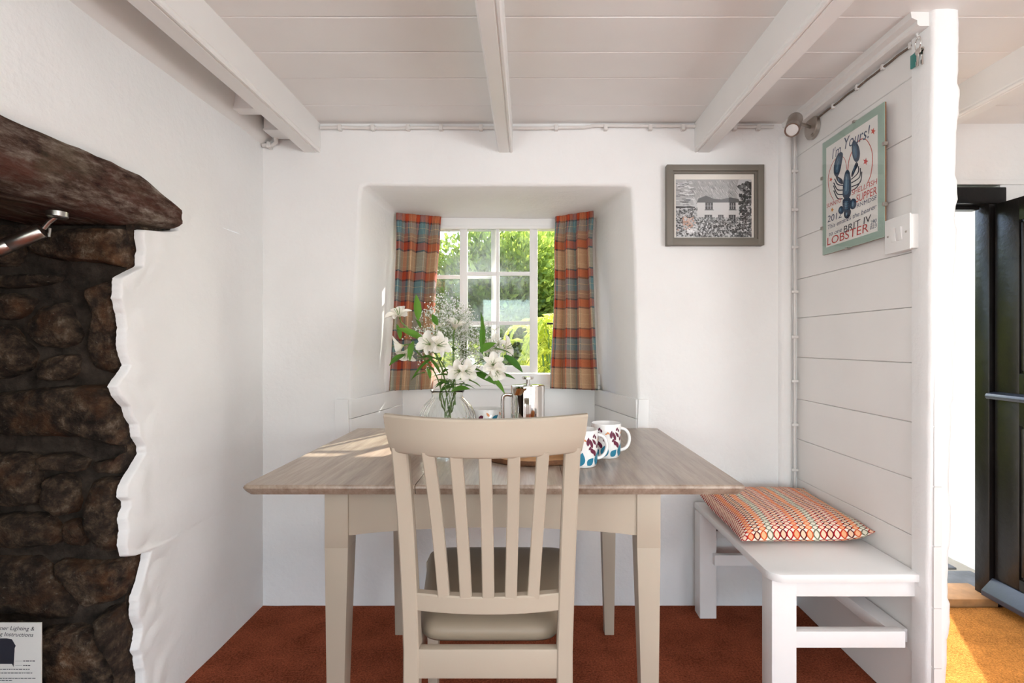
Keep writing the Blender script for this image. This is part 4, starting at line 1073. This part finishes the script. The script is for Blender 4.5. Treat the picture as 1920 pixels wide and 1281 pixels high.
# ------------------------------------------------------------------ instruction card in the fireplace
card = empty('instruction_card', (-1.46, 1.36, .031), 'white stove instruction card propped on the hearth against the stones', 'card')
cy = 1.372; cx0, cx1, cz0, cz1 = -1.515, XW(77, cy), .032, ZW(1168, cy)
MB().box(cx0, cx1, cy, cy+.003, cz0, cz1).build('sheet', M['paper'], card, smooth=False)
def cpt(px, py): return (XW(px, cy), cy-.0006, ZW(py, cy))
def cl(txt, x0, x1, y, h, sh=.25, m='darkink'): lettering(txt, M[m], card, lambda s, t: cpt(x0+(x1-x0)*s, y-h*t-2*0+s*1.5), sh)
cl('Burner Lighting &', -16, 65, 1181, 7.5); cl('ing Instructions', -8, 63, 1192.5, 7.5)
st = [(0, 1210), (6, 1203), (8, 1199), (13, 1198), (15, 1196), (20, 1197), (24, 1198), (27, 1206), (30, 1211), (28, 1215), (26, 1245), (25, 1251), (23, 1246), (-12, 1246), (-12, 1251), (-14, 1246), (-16, 1214), (-18, 1211), (-14, 1204), (-11, 1199), (-4, 1198)]
st = [(27, 1206), (30, 1211), (28, 1215), (26, 1251), (23, 1245), (-12, 1245), (-15, 1251), (-17, 1215), (-19, 1211), (-16, 1206), (-11, 1199), (0, 1197), (13, 1197), (23, 1199)]
mb = MB(); mb.add([cpt(*p) for p in st], [tuple(range(len(st)))]); mb.build('stove_picture', M['darkink'], card, smooth=False)
# small print that cannot be read in the photograph: broken ink strokes
random.seed(8); mb = MB()
for x0_, x1_, y_, h_ in ((44, 66, 1239.5, 1.6), (44, 57, 1248, 1.6), (-28, 56, 1255, 1.3), (-28, 61, 1262, 1.3), (-28, 67, 1272, 1.3), (-28, 24, 1276, 1.3), (29, 43, 1239.6, .35), (29, 42, 1248, .35)):
    x = x0_
    while x < x1_:
        l = min(random.uniform(2.5, 7) if h_ > .5 else 99, x1_-x); mb.add([cpt(x, y_-h_/2), cpt(x+l, y_-h_/2), cpt(x+l, y_+h_/2), cpt(x, y_+h_/2)], [(0, 1, 2, 3)]); x += l+1.2
mb.build('small_print', M['darkink'], card, smooth=False, kind='stuff')

# ------------------------------------------------------------------ table ware
def leafprint(mb, c, r, ang, z, L, Wd, tilt, mi, rfun=None):
    """flat leaf motif wrapped on the mug wall"""
    n, m = 10, 6; vs = []
    for k in range(n+1):
        t = k/n; a = L*(t-.5); h0 = Wd*max(.02, math.sin(math.pi*t**.8))
        for j in range(m+1):
            h = h0*(2*j/m-1)
            s_ = a*math.cos(tilt)-h*math.sin(tilt); zz = a*math.sin(tilt)+h*math.cos(tilt)
            rr = (rfun(z+zz) if rfun else r)+.0006; th = ang+s_/r
            vs.append((c[0]+rr*math.cos(th), c[1]+rr*math.sin(th), c[2]+z+zz))
    mb.add(vs, [(k*(m+1)+j, k*(m+1)+j+1, (k+1)*(m+1)+j+1, (k+1)*(m+1)+j) for k in range(n) for j in range(m)], mi)
def mug(c, rot, label):
    c = Vector(c); r, h = .0445, .105
    g = empty('mug', c, label, 'mug', 'leaf patterned mugs')
    prof = [(0, 0), (.036, 0), (.040, .003), (.0425, .012), (.0438, .03), (r, .06), (.0455, h-.002), (.0448, h), (.0436, h-.001), (.0425, .06), (.0415, .03), (.038, .008), (0, .006)]
    MB().lathe(c, prof, 48).build('body', M['china'], g, smooth=50)
    pts = []
    for k in range(17):
        t = k/16; a = math.pi*(t-.5); pts.append(c+Vector((math.cos(rot)*(.041+.034*math.cos(a)**.8), math.sin(rot)*(.041+.034*math.cos(a)**.8), .053+.034*math.sin(a))))
    MB().tube(pts, .0052, 10).build('handle', M['china'], g, smooth=60)
    rf = lambda z: float(np.interp(z, [0, .003, .012, .03, .06, .103], [.036, .040, .0425, .0438, .0445, .0455]))+.0003
    mb = MB(); random.seed(4)
    for k in range(5):
        a0 = rot-1.0-k*1.256
        leafprint(mb, c, r, a0+.30, .026, .040, .0125, 1.35, 0, rf); leafprint(mb, c, r, a0-.32, .019, .028, .010, .8, 0, rf)
        for (da, z, L, W_, t) in ((.0, .043, .021, .0055, 1.9), (-.22, .050, .022, .0055, 2.2), (.30, .062, .017, .005, 1.2), (-.05, .074, .024, .0042, 2.3), (-.28, .070, .028, .0045, 1.9), (-.50, .076, .026, .005, 1.5), (.06, .087, .013, .003, 2.0), (-.08, .091, .013, .003, 1.0), (-.36, .058, .014, .0032, .9)):
            leafprint(mb, c, r, a0+da, z, L, W_, t, 1, rf)
        leafprint(mb, c, r, a0+.44, .078, .012, .0022, .5, 2, rf); leafprint(mb, c, r, a0+.54, .080, .012, .0022, 2.4, 2, rf)
    mb.build('leaf_pattern', [M['teal'], M['plum'], M['orange']], g, smooth=True, kind='stuff')
mug((.156, 1.475, TZ), R(12), 'white leaf patterned mug standing close behind the chair')
mug((.243, 1.592, TZ), R(8), 'white leaf patterned mug beside the pastries')

cf = empty('cafetiere', (0, 1.80, TZ), 'polished steel cafetiere with plunger knob on the table', 'coffee pot')
cc = Vector((-.001, 1.80, TZ))
MB().lathe(cc, [(0, 0), (.054, 0), (.058, .003), (.0595, .008), (.0595, .200), (.0585, .204), (.054, .206), (.020, .209), (.008, .211), (0, .2112)], 64).build('body', M['chrome'], cf, smooth=40)
MB().prism([(-.017, 0), (.017, 0), (.010, -.014), (0, -.020), (-.010, -.014)], 'z', 0, .001).build('spout_seam', M['chrome'], cf) if False else None
sp_ = MB(); sp_.loft([[cc+Vector((-.020-.010*s+.026*math.cos(a)*(1-.55*s)-.006, -.0545-.012*math.sin(math.pi*min(1, (1-s)))*(.5-.5*math.cos(a))*0-.004-.010*(1-s)*max(0, math.sin(a)), .199-.024*s)) for a in [math.pi*k/8 for k in range(9)]] for s in (0, .3, .6, 1.0)], closed=False, cap=False)
sp_.build('spout', M['chrome'], cf, smooth=60)
MB().tube([cc+Vector((0, 0, .21)), cc+Vector((0, 0, .228))], .0065, 14).build('plunger_rod', M['chrome'], cf, smooth=60)
MB().lathe(cc, [(0, .226), (.019, .226), (.0205, .229), (.0205, .232), (.019, .235), (0, .2355)], 32).build('plunger_knob', M['chrome'], cf, smooth=40)
hp = [cc+Vector((-.056, 0, .170)), cc+Vector((-.078, -.002, .172)), cc+Vector((-.088, -.003, .158)), cc+Vector((-.088, -.003, .10)), cc+Vector((-.085, -.003, .055)), cc+Vector((-.072, -.002, .042)), cc+Vector((-.056, 0, .044))]
def cat(pts, m=6):
    o = []; L = [Vector(p) for p in pts]
    for i in range(len(L)-1):
        p0, p1, p2, p3 = L[max(0, i-1)], L[i], L[i+1], L[min(len(L)-1, i+2)]
        for k in range(m):
            t = k/m; o.append(.5*((2*p1)+(p2-p0)*t+(2*p0-5*p1+4*p2-p3)*t*t+(3*p1-p0-3*p2+p3)*t**3))
    return o+[L[-1]]
MB().tube(cat(hp), .0075, 10).build('handle', M['chrome'], cf, smooth=60)
# white leaf patterned sugar bowl
sb = empty('sugar_bowl', (-.155, 1.88, TZ), 'white leaf patterned bowl between the vase and the cafetiere', 'bowl')
cbw = Vector((-.155, 1.88, TZ))
MB().lathe(cbw, [(0, 0), (.034, 0), (.036, .006), (.050, .03), (.058, .07), (.060, .112), (.058, .114), (.056, .110), (.053, .07), (.046, .035), (.030, .012), (0, .010)], 48).build('body', M['china'], sb, smooth=50)
mb = MB()
for k in range(7):
    a = k*.9
    leafprint(mb, cbw, .058, a, .086, .034, .008, .6+.5*(k % 2), 1 if k % 2 else 0, lambda z: .0585 if z > .07 else .056); leafprint(mb, cbw, .058, a+.42, .098, .018, .004, 2.2, 2, lambda z: .0597)
mb.build('leaf_pattern', [M['teal'], M['plum'], M['orange']], sb, smooth=True, kind='stuff')

# log slice board with pastries
bo = empty('serving_board', (.03, 1.585, TZ), 'live edge log slice serving board under the pastries', 'board')
def bpt(a, s, z): 
    rr = 1+.05*ns((math.cos(a), math.sin(a), 0), 2.2)+.018*ns((math.cos(a), math.sin(a), 3), 9)
    return (.03+.175*s*rr*math.cos(a), 1.588+.135*s*rr*math.sin(a), z)
AA = [2*math.pi*k/72 for k in range(72)]
MB().loft([[bpt(a, .985, TZ+.0165) for a in AA], [bpt(a, .6, TZ+.017) for a in AA], [bpt(a, .05, TZ+.017) for a in AA]], cap=True).build('slice_face', M['slice'], bo, smooth=40)
MB().loft([[bpt(a, s, TZ+z) for a in AA] for s, z in ((.96, 0), (.995, .004), (1.0, .012), (.985, .0165), (.96, .0165), (.94, .001))], cap=False).build('bark_edge', M['bark'], bo, smooth=40)
def croissant(c, rz, tilt, label, s=1.0):
    rings = []; n = 40
    for k in range(n+1):
        t = k/n; a = math.pi*(.12+.76*t); R0 = .048*s
        cx, cy = R0*math.cos(a)*1.15, R0*math.sin(a)*.8-R0*.5
        rad = .0265*s*math.sin(math.pi*(.06+.88*t))**.75*(1+.10*abs(math.sin(t*math.pi*6.5))-.05)
        tx, ty = -math.sin(a)*1.15, math.cos(a)*.8; l = math.hypot(tx, ty); tx, ty = tx/l, ty/l
        rings.append([Vector((cx+ty*rad*math.cos(b), cy-tx*rad*math.cos(b), rad*math.sin(b)*.92)) for b in [2*math.pi*j/16 for j in range(16)]])
    mt = Matrix.Translation(c) @ Euler((tilt[0], tilt[1], rz)).to_matrix().to_4x4()
    rings = [[mt @ p for p in r] for r in rings]
    MB().loft(rings).build('croissant', M['pastry'], smooth=50, label=label, cat='croissant', group='croissants on the board')
croissant((-.045, 1.585, TZ+.041), .4, (0, 0), 'golden croissant lying alone at the vase end of the log slice board')
croissant((.075, 1.60, TZ+.041), 2.6, (0, 0), 'golden croissant in the middle of the log slice board')
croissant((.150, 1.545, TZ+.041), -.9, (0, 0), 'smaller croissant at the mug end of the log slice board', .85)
croissant((.125, 1.580, TZ+.083), .6, (0, -.05), 'golden croissant stacked on top of the others', .95)

# ------------------------------------------------------------------ vase, water and flowers
VC = Vector((-.272, 1.73, TZ))
rib = lambda a, z: .018*math.cos(28*a)*math.exp(-((z-.085)/.075)**4)
vprof_o = [(.052, 0), (.068, .004), (.086, .030), (.0945, .065), (.0955, .090), (.090, .120), (.076, .146), (.060, .162), (.0525, .170), (.0515, .178), (.0535, .186), (.0575, .1925), (.0585, .195)]
vprof_i = [(.0565, .1945), (.0515, .187), (.0493, .178), (.050, .170), (.057, .160), (.073, .143), (.0865, .119), (.092, .090), (.091, .065), (.082, .031), (.064, .0085), (.045, .0075)]
mb = MB(); mb.lathe(VC, vprof_o+vprof_i, 168, rib=lambda a, z: rib(a, z))
mb.build('vase', M['vase'], smooth=60, label='round ribbed clear glass vase on the table', cat='vase')
MB().lathe(VC, [(.0, .009), (.0635, .010), (.0810, .031), (.0898, .065), (.0902, .082), (.0900, .088), (0, .088)], 96, rib=lambda a, z: rib(a, z)).build('water', M['water'], smooth=60, label='clear water standing in the glass vase', cat='water', kind='stuff')

m_petal = NT('white petal'); m_petal.set(.55, spec=.3); _uv = m_petal.n('ShaderNodeUVMap', uv_map='UVMap'); _s = m_petal.n('ShaderNodeSeparateXYZ'); m_petal.l(_uv.outputs[0], _s.inputs[0])
_c = m_petal.ramp(_s.outputs[1], [(0, srgb(196, 204, 140)), (.25, srgb(246, 240, 226)), (1, srgb(252, 248, 242))]); m_petal.col(_c)
_tl = m_petal.n('ShaderNodeBsdfTranslucent'); m_petal.l(_c, _tl.inputs[0]); _mx = m_petal.n('ShaderNodeMixShader'); _mx.inputs[0].default_value = .35
m_petal.l(m_petal.b.outputs[0], _mx.inputs[1]); m_petal.l(_tl.outputs[0], _mx.inputs[2]); m_petal.l(_mx.outputs[0], m_petal.out.inputs[0])
def petal_mesh(L, Wd, curl, cup, nm):
    nu, nv = 6, 10; vs, uvs = [], []
    for j in range(nv+1):
        t = j/nv; wd = Wd*(.16+.84*math.sin(math.pi*min(1, t*.80+.0))**1.1)*(1 if t < .85 else math.sqrt(max(.04, 1-((t-.85)/.17)**2)))
        for i in range(nu+1):
            u = 2*i/nu-1; r = L*t
            vs.append((u*wd, r*math.cos(curl*t), r*math.sin(curl*t)*.8+cup*u*u*wd+.0015*math.sin(7*t+3*u))); uvs.append((i/nu, t))
    me = bpy.data.meshes.new(nm); me.from_pydata(vs, [], [(j*(nu+1)+i, j*(nu+1)+i+1, (j+1)*(nu+1)+i+1, (j+1)*(nu+1)+i) for j in range(nv) for i in range(nu)])
    me.materials.append(m_petal.m); me.polygons.foreach_set('use_smooth', [True]*len(me.polygons))
    ul = me.uv_layers.new(name='UVMap')
    for l in me.loops: ul.data[l.index].uv = uvs[l.vertex_index]
    return me
petA = petal_mesh(.050, .0155, -.5, .5, 'petal_broad'); petB = petal_mesh(.048, .0105, -.65, .6, 'petal_narrow')
M['fleaf'] = m_leaf('flower leaf', srgb(58, 104, 34), srgb(112, 160, 62), .25, .4)
def tint(me, vals):
    a = me.attributes.new('tint', 'FLOAT', 'POINT'); a.data.foreach_set('value', vals)
def leaf_obj(parent, base, d, L, Wd, droop, tw, t):
    d = Vector(d).normalized(); side = d.cross(Vector((0, 0, 1))).normalized(); side = Matrix.Rotation(tw, 3, d) @ side; nrm = side.cross(d)
    nu, nv = 4, 9; vs = []; p = Vector(base); cur = d.copy()
    for j in range(nv+1):
        s = j/nv; wd = Wd*math.sin(math.pi*(s*.93+.05))**.9*(1-.25*s)
        for i in range(nu+1):
            u = 2*i/nu-1; vs.append(p+side*u*wd+nrm*(.35*wd*abs(u)))
        cur = (cur+Vector((0, 0, -droop/nv))).normalized(); p = p+cur*L/nv
    me = bpy.data.meshes.new('leaf'); me.from_pydata(vs, [], [(j*(nu+1)+i, j*(nu+1)+i+1, (j+1)*(nu+1)+i+1, (j+1)*(nu+1)+i) for j in range(nv) for i in range(nu)])
    me.polygons.foreach_set('use_smooth', [True]*len(me.polygons)); me.materials.append(M['fleaf']); tint(me, [t+.1*random.random() for _ in vs]); return link('leaf', me, parent)
random.seed(21)
NECK = VC+Vector((0, 0, .178))
def stem_path(tip, k):
    a = k*2.4; foot = VC+Vector((.045*math.cos(a+2.6), .04*math.sin(a+2.6), .014)); nk = NECK+Vector((.026*math.cos(a), .026*math.sin(a), -.01))
    tip = Vector(tip); d = tip-nk
    m1 = nk+Vector((d.x*.28, d.y*.28, d.z*.50)); return cat([foot, foot.lerp(nk, .5), nk, m1, tip], 7)
def blossom(parent, c, ax, s, opn):
    ax = Vector(ax).normalized(); q = ax.to_track_quat('Z', 'Y').to_matrix().to_4x4()
    for k in range(6):
        me = petA if k % 2 == 0 else petB
        tilt = R(90-opn*(1 if k % 2 == 0 else .85)+random.uniform(-6, 6)); rz = k*math.pi/3+random.uniform(-.12, .12)
        mt = Matrix.Translation(Vector(c)) @ q @ Matrix.Rotation(rz, 4, 'Z') @ Matrix.Rotation(tilt, 4, 'X') @ Matrix.Scale(s, 4)
        link('petal', me, parent, mt)
    mb = MB()
    for k in range(5):
        e = q @ Vector((.010*s*math.cos(k*1.26), .010*s*math.sin(k*1.26), .036*s)); mb.tube([Vector(c), Vector(c)+e*.6, Vector(c)+e], .0007, 5)
    mb.build('stamens', M['stem'], parent, smooth=60)
flowers = [  # px, py, depth, blossom axes, label
 (752, 604, 1.66, [(-.1, -.55, .8)], 'white alstroemeria with an upright open bloom in front of the tartan curtain'),
 (768, 645, 1.66, [(-.95, -.2, -.25), (-.15, -.5, -.85)], 'white alstroemeria with drooping trumpet blooms over the vase side'),
 (812, 650, 1.64, [(-.25, -.75, .25), (.75, -.6, .15)], 'white alstroemeria with paired blooms facing the chair'),
 (850, 628, 1.70, [(.25, -.25, .9)], 'white alstroemeria standing tall in the middle of the gypsophila'),
 (866, 694, 1.62, [(-.2, -.95, -.1), (.55, -.8, -.1)], 'pinkish white alstroemeria cluster low at the vase rim'),
 (924, 688, 1.64, [(.1, -.9, .3), (.3, -.7, -.4)], 'pale alstroemeria cluster leaning towards the cafetiere'),
 (936, 656, 1.74, [(.8, -.3, .2), (-.3, -.6, .3)], 'white alstroemeria stem against the window pane on the cafetiere side'),
]
for k, (px, py, d, axs, lab) in enumerate(flowers):
    tip = P(px, py, d); pth = stem_path(tip, k)
    r = empty('alstroemeria', pth[0], lab, 'flower', 'alstroemeria stems in the vase')
    MB().tube(pth, .0022, 7).build('stem', M['stem'], r, smooth=60)
    for ax in axs:
        a = Vector(ax).normalized(); c = tip+a*.018
        bl_ = MB().tube([tip, tip+a*.008, c], [.0015, .002, .003], 7).build('blossom', M['stem'], r, smooth=60)
        blossom(bl_, c, ax, 1.0 if k not in (4, 5) else .92, 44 if k not in (1, 3) else 30)
    n = len(pth)
    for q in range(3):
        b = pth[int(n*(.62+.12*q))]; an = random.uniform(0, 6.28)
        leaf_obj(r, b, (math.cos(an), -abs(math.sin(an))*.7, .5), random.uniform(.06, .10), .0105, random.uniform(.6, 1.4), random.uniform(-.6, .6), random.random()*.7)
# bigger leaves that read in the photograph: base pixel -> tip pixel
gl = [((796, 700), (778, 768-60), .02), ((775, 640), (770, 672), .02), ((760, 665), (735, 683), .02), ((812, 672), (778, 708), .02), ((800, 690), (805, 708), .0), ((905, 664), (906, 604), 0), ((905, 655), (902, 596), 0), ((900, 660), (925, 645), 0), ((925, 655), (955, 664), 0), ((945, 667), (974, 694), 0), ((880, 692), (912, 705), .02), ((890, 700), (922, 718), .02), ((915, 705), (941, 734), .02), ((925, 703), (960, 710), .0), ((868, 712), (896, 724), .03), ((845, 720), (862, 712), .03), ((784, 600), (781, 560), 0), ((795, 640), (752, 618), 0), ((788, 615), (780, 600), 0), ((830, 655), (790, 658), .01), ((750, 636), (745, 612), 0), ((846, 735), (876, 730), .02), ((824, 700), (800, 668), .02), ((820, 610), (812, 592), 0)]
ars = [o for o in C.objects if o.name.startswith('alstroemeria')]
for k, (a, b, nr) in enumerate(gl):
    d0 = 1.66-nr; pa, pb = P(*a, d0), P(*b, d0-.02-nr)
    L = (pb-pa).length*1.08; par = min(ars, key=lambda o: (P(*flowers[ars.index(o)][:2], 1.66)-pa).length)
    leaf_obj(par, pa, (pb-pa)+Vector((0, 0, .25*L)), L*1.1, .0145 if L > .05 else .011, .5, random.uniform(-.9, .3)+1.2*(k % 2), random.random()*.8)
# gypsophila
florets_m = simple('tiny white florets', (.93, .92, .88, 1), .7, var=0)
m_gs = simple('thin gypsophila stem', srgb(136, 156, 96), .6, var=.1)
ico = [Vector(v) for v in ((1, 0, 0), (-1, 0, 0), (0, 1, 0), (0, -1, 0), (0, 0, 1), (0, 0, -1))]; icf = [(0, 2, 4), (2, 1, 4), (1, 3, 4), (3, 0, 4), (2, 0, 5), (1, 2, 5), (3, 1, 5), (0, 3, 5)]
gyp = [((838, 612), .050, .055, 'gypsophila spray rising highest behind the white blooms', 900), ((800, 640), .045, .045, 'gypsophila spray on the curtain side of the vase', 480), ((872, 640), .050, .060, 'gypsophila spray in the middle of the bouquet', 950), ((912, 652), .040, .045, 'gypsophila spray on the cafetiere side of the bouquet', 420), ((852, 585), .045, .035, 'loose gypsophila spray with the tallest thin stems', 330)]
for gi, ((px, py), rx, rz, lab, nf) in enumerate(gyp):
    c = P(px, py, 1.73+.02*(gi % 3)); r = empty('gypsophila', VC+Vector((0, 0, .02)), lab, 'flower', 'gypsophila sprays in the vase')
    pth = stem_path(c-Vector((0, 0, rz*.9)), gi+9); st_ = MB(); st_.tube(pth, .0014, 5); fl_ = MB(); root_p = pth[-1]
    hubs = []
    for h in range(nf//12):
        v = Vector((random.gauss(0, .5), random.gauss(0, .5), random.gauss(0, .55))); hb = c+Vector((v.x*rx*1.35, v.y*.05, v.z*rz*1.35))
        hubs.append(hb); mdp = root_p.lerp(hb, .5)+Vector((0, 0, .004)); st_.tube([root_p, mdp, hb], .0006, 3)
    for q in range(nf):
        hb = random.choice(hubs); p = hb+Vector((random.gauss(0, .010), random.gauss(0, .010), random.gauss(.006, .010)))
        if q % 2: st_.tube([hb, p], .0004, 3, cap=False)
        s_ = random.uniform(.0018, .0034); fl_.add([p+v*s_*random.uniform(.8, 1.2) for v in ico], icf)
    st_.build('stem', m_gs, r, smooth=True, fix=False, kind='stuff'); fl_.build('florets', florets_m, r, smooth=True, fix=False, kind='stuff')

# ------------------------------------------------------------------ garden outside
MB().grid(lambda u, v: (-6+u*14, 2.85+v*11, -.05+.02*ns((u*9, v*9, 0), 2)), 40, 40).build('ground', M['ground'], smooth=True, kind='structure', label='garden soil and grass beyond the window', cat='ground', fix=False)
M['lf_dark'] = m_leaf('dark shrub leaf', srgb(72, 98, 36), srgb(186, 202, 96), .55)
M['lf_mid'] = m_leaf('mid green shrub leaf', srgb(132, 160, 54), srgb(222, 232, 124), .6)
M['lf_lime'] = m_leaf('lime frond leaf', srgb(186, 200, 60), srgb(246, 244, 140), .62)
rng = np.random.default_rng(5)
def quads(pos, dirs, L, Wd, name, mat, parent, tintv):
    """folded leaf quads: pos (n,3), dirs (n,3)"""
    n = len(pos); up = rng.normal(size=(n, 3)); side = np.cross(dirs, up); side /= np.linalg.norm(side, axis=1)[:, None]+1e-9
    nr = np.cross(side, dirs)
    L = L[:, None]; Wd = Wd[:, None]
    v = np.stack([pos, pos+dirs*L*.45+side*Wd+nr*Wd*.4, pos+dirs*L, pos+dirs*L*.45-side*Wd+nr*Wd*.4], 1).reshape(-1, 3)
    me = bpy.data.meshes.new(name); idx = np.arange(n)*4
    f = np.stack([np.stack([idx, idx+1, idx+2], 1), np.stack([idx, idx+2, idx+3], 1)], 1).reshape(-1, 3)
    me.from_pydata(v.tolist(), [], f.tolist()); me.materials.append(mat); tint(me, np.repeat(tintv, 4).tolist())
    o = link(name, me, parent); o['kind'] = 'stuff'; return o
def shrub(name, c, rad, n, ls, mat, label, grp='garden shrubs'):
    r = empty(name, (c[0], c[1], -.05), label, 'shrub', grp); c = np.array(c); rad = np.array(rad)
    nb = 60; bl = rng.normal(size=(nb, 3)); bl /= np.linalg.norm(bl, axis=1)[:, None]; bl *= rng.uniform(.45, .95, (nb, 1))
    w_ = rng.integers(0, nb, n); p = bl[w_]+rng.normal(size=(n, 3))*.16
    pos = c+p*rad; pos[:, 2] = np.maximum(pos[:, 2], -.03)
    d = p/np.linalg.norm(p, axis=1)[:, None]+rng.normal(size=(n, 3))*.6+np.array((0, 0, .25)); d /= np.linalg.norm(d, axis=1)[:, None]
    quads(pos, d, rng.uniform(.6, 1.3, n)*ls, rng.uniform(.22, .34, n)*ls, 'foliage', mat, r, np.clip(rng.random(nb)[w_]*.6+rng.random(n)*.4, 0, 1))
    st_ = MB()
    for k in range(7):
        b = c+bl[k]*rad*.8; st_.tube(cat([(c[0]+.05*math.cos(k), c[1]+.05*math.sin(k), -.05), (c[0]+(b[0]-c[0])*.35, c[1]+(b[1]-c[1])*.35, c[2]*.5), tuple(b)], 5), .014, 6)
    st_.build('stem', M['wood_dark'], r, smooth=60)
def fronds(name, c, n, Lr, mat, label):
    r = empty(name, (c[0], c[1], -.05), label, 'shrub', 'feathery garden plants'); ps_, ds_, ts_ = [], [], []; st_ = MB()
    for k in range(n):
        a = rng.uniform(0, 6.283); h0 = rng.uniform(.15, 1.0)*c[2]; L = rng.uniform(.6, 1.1)*Lr
        p = Vector((c[0]+rng.normal()*.12, c[1]+rng.normal()*.10, h0)); cur = Vector((math.cos(a)*.7, math.sin(a)*.7, .9)).normalized(); pts = [p.copy()]; t0 = rng.random()
        for j in range(16):
            cur = (cur+Vector((0, 0, -.16))).normalized(); p = p+cur*L/16; pts.append(p.copy())
            sd_ = cur.cross(Vector((0, 0, 1))).normalized()
            for s_ in (-1, 1):
                for e in range(2):
                    dd = (cur*.8+sd_*s_*.7+Vector((0, 0, -.35+rng.normal()*.2))).normalized(); ps_.append(tuple(p+cur*L/32*e)); ds_.append(tuple(dd)); ts_.append(min(1, .5*t0+.5*rng.random()))
        st_.tube(pts[::3]+[pts[-1]], .0022, 3)
    for k in range(8):
        a = k*.8; st_.tube([(c[0]+.05*math.cos(a), c[1]+.05*math.sin(a), -.05), (c[0]+.16*math.cos(a), c[1]+.13*math.sin(a), c[2]*.95)], .008, 5)
    st_.build('stem', M['stem'], r, smooth=60, fix=False, kind='stuff')
    n_ = len(ps_); quads(np.array(ps_), np.array(ds_), rng.uniform(.05, .085, n_), rng.uniform(.006, .010, n_), 'foliage', mat, r, np.array(ts_))
shrub('shrub', (-2.95, 5.5, 1.15), (.95, .42, 1.20), 8000, .085, M['lf_dark'], 'dark evergreen shrub in the garden behind the tartan curtain on the fireplace side')
shrub('shrub', (-.40, 5.5, 1.25), (1.0, .45, 1.25), 22000, .078, M['lf_dark'], 'wide leafy shrub filling the view behind the window panes')
shrub('shrub', (2.10, 5.5, .95), (.95, .42, 1.05), 9000, .085, M['lf_mid'], 'broad green shrub towards the porch end of the garden')
shrub('shrub', (-2.6, 7.5, 1.5), (1.0, .5, 1.6), 7000, .12, M['lf_dark'], 'tall dark shrub in the back hedge beyond the fireplace end')
shrub('shrub', (.0, 7.5, 1.7), (1.05, .5, 1.75), 14000, .11, M['lf_mid'], 'tall pale green shrub in the back hedge behind the window')
shrub('shrub', (2.7, 7.5, 1.4), (1.0, .5, 1.5), 6000, .12, M['lf_mid'], 'tall green shrub in the back hedge beyond the porch')
fronds('feathery_plant', (.26, 4.1, 1.30), 170, .42, M['lf_lime'], 'lime green feathery plant seen through the open sash')
fronds('feathery_plant', (-.66, 4.1, 1.10), 150, .42, M['lf_lime'], 'lime green feathery plant seen behind the flowers and middle panes')
fronds('feathery_plant', (1.18, 4.1, 1.0), 90, .40, M['lf_mid'], 'green feathery plant hidden partly by the bench side curtain')

# out-of-view thatched overhang, added to cut off the high sun rays
ev = MB(); ev.prism([(2.80, 1.93), (3.20, 1.865), (3.24, 1.90), (3.22, 2.05), (2.80, 2.45)], 'x', -4.0, 1.0); ev.build('sun_blocker', simple('thatch', srgb(120, 100, 70), .95, var=.3, vs=30, bump=.6), smooth=30, kind='structure', label='unseen thatched overhang added outside the window to block high sun', cat='sun_blocker')
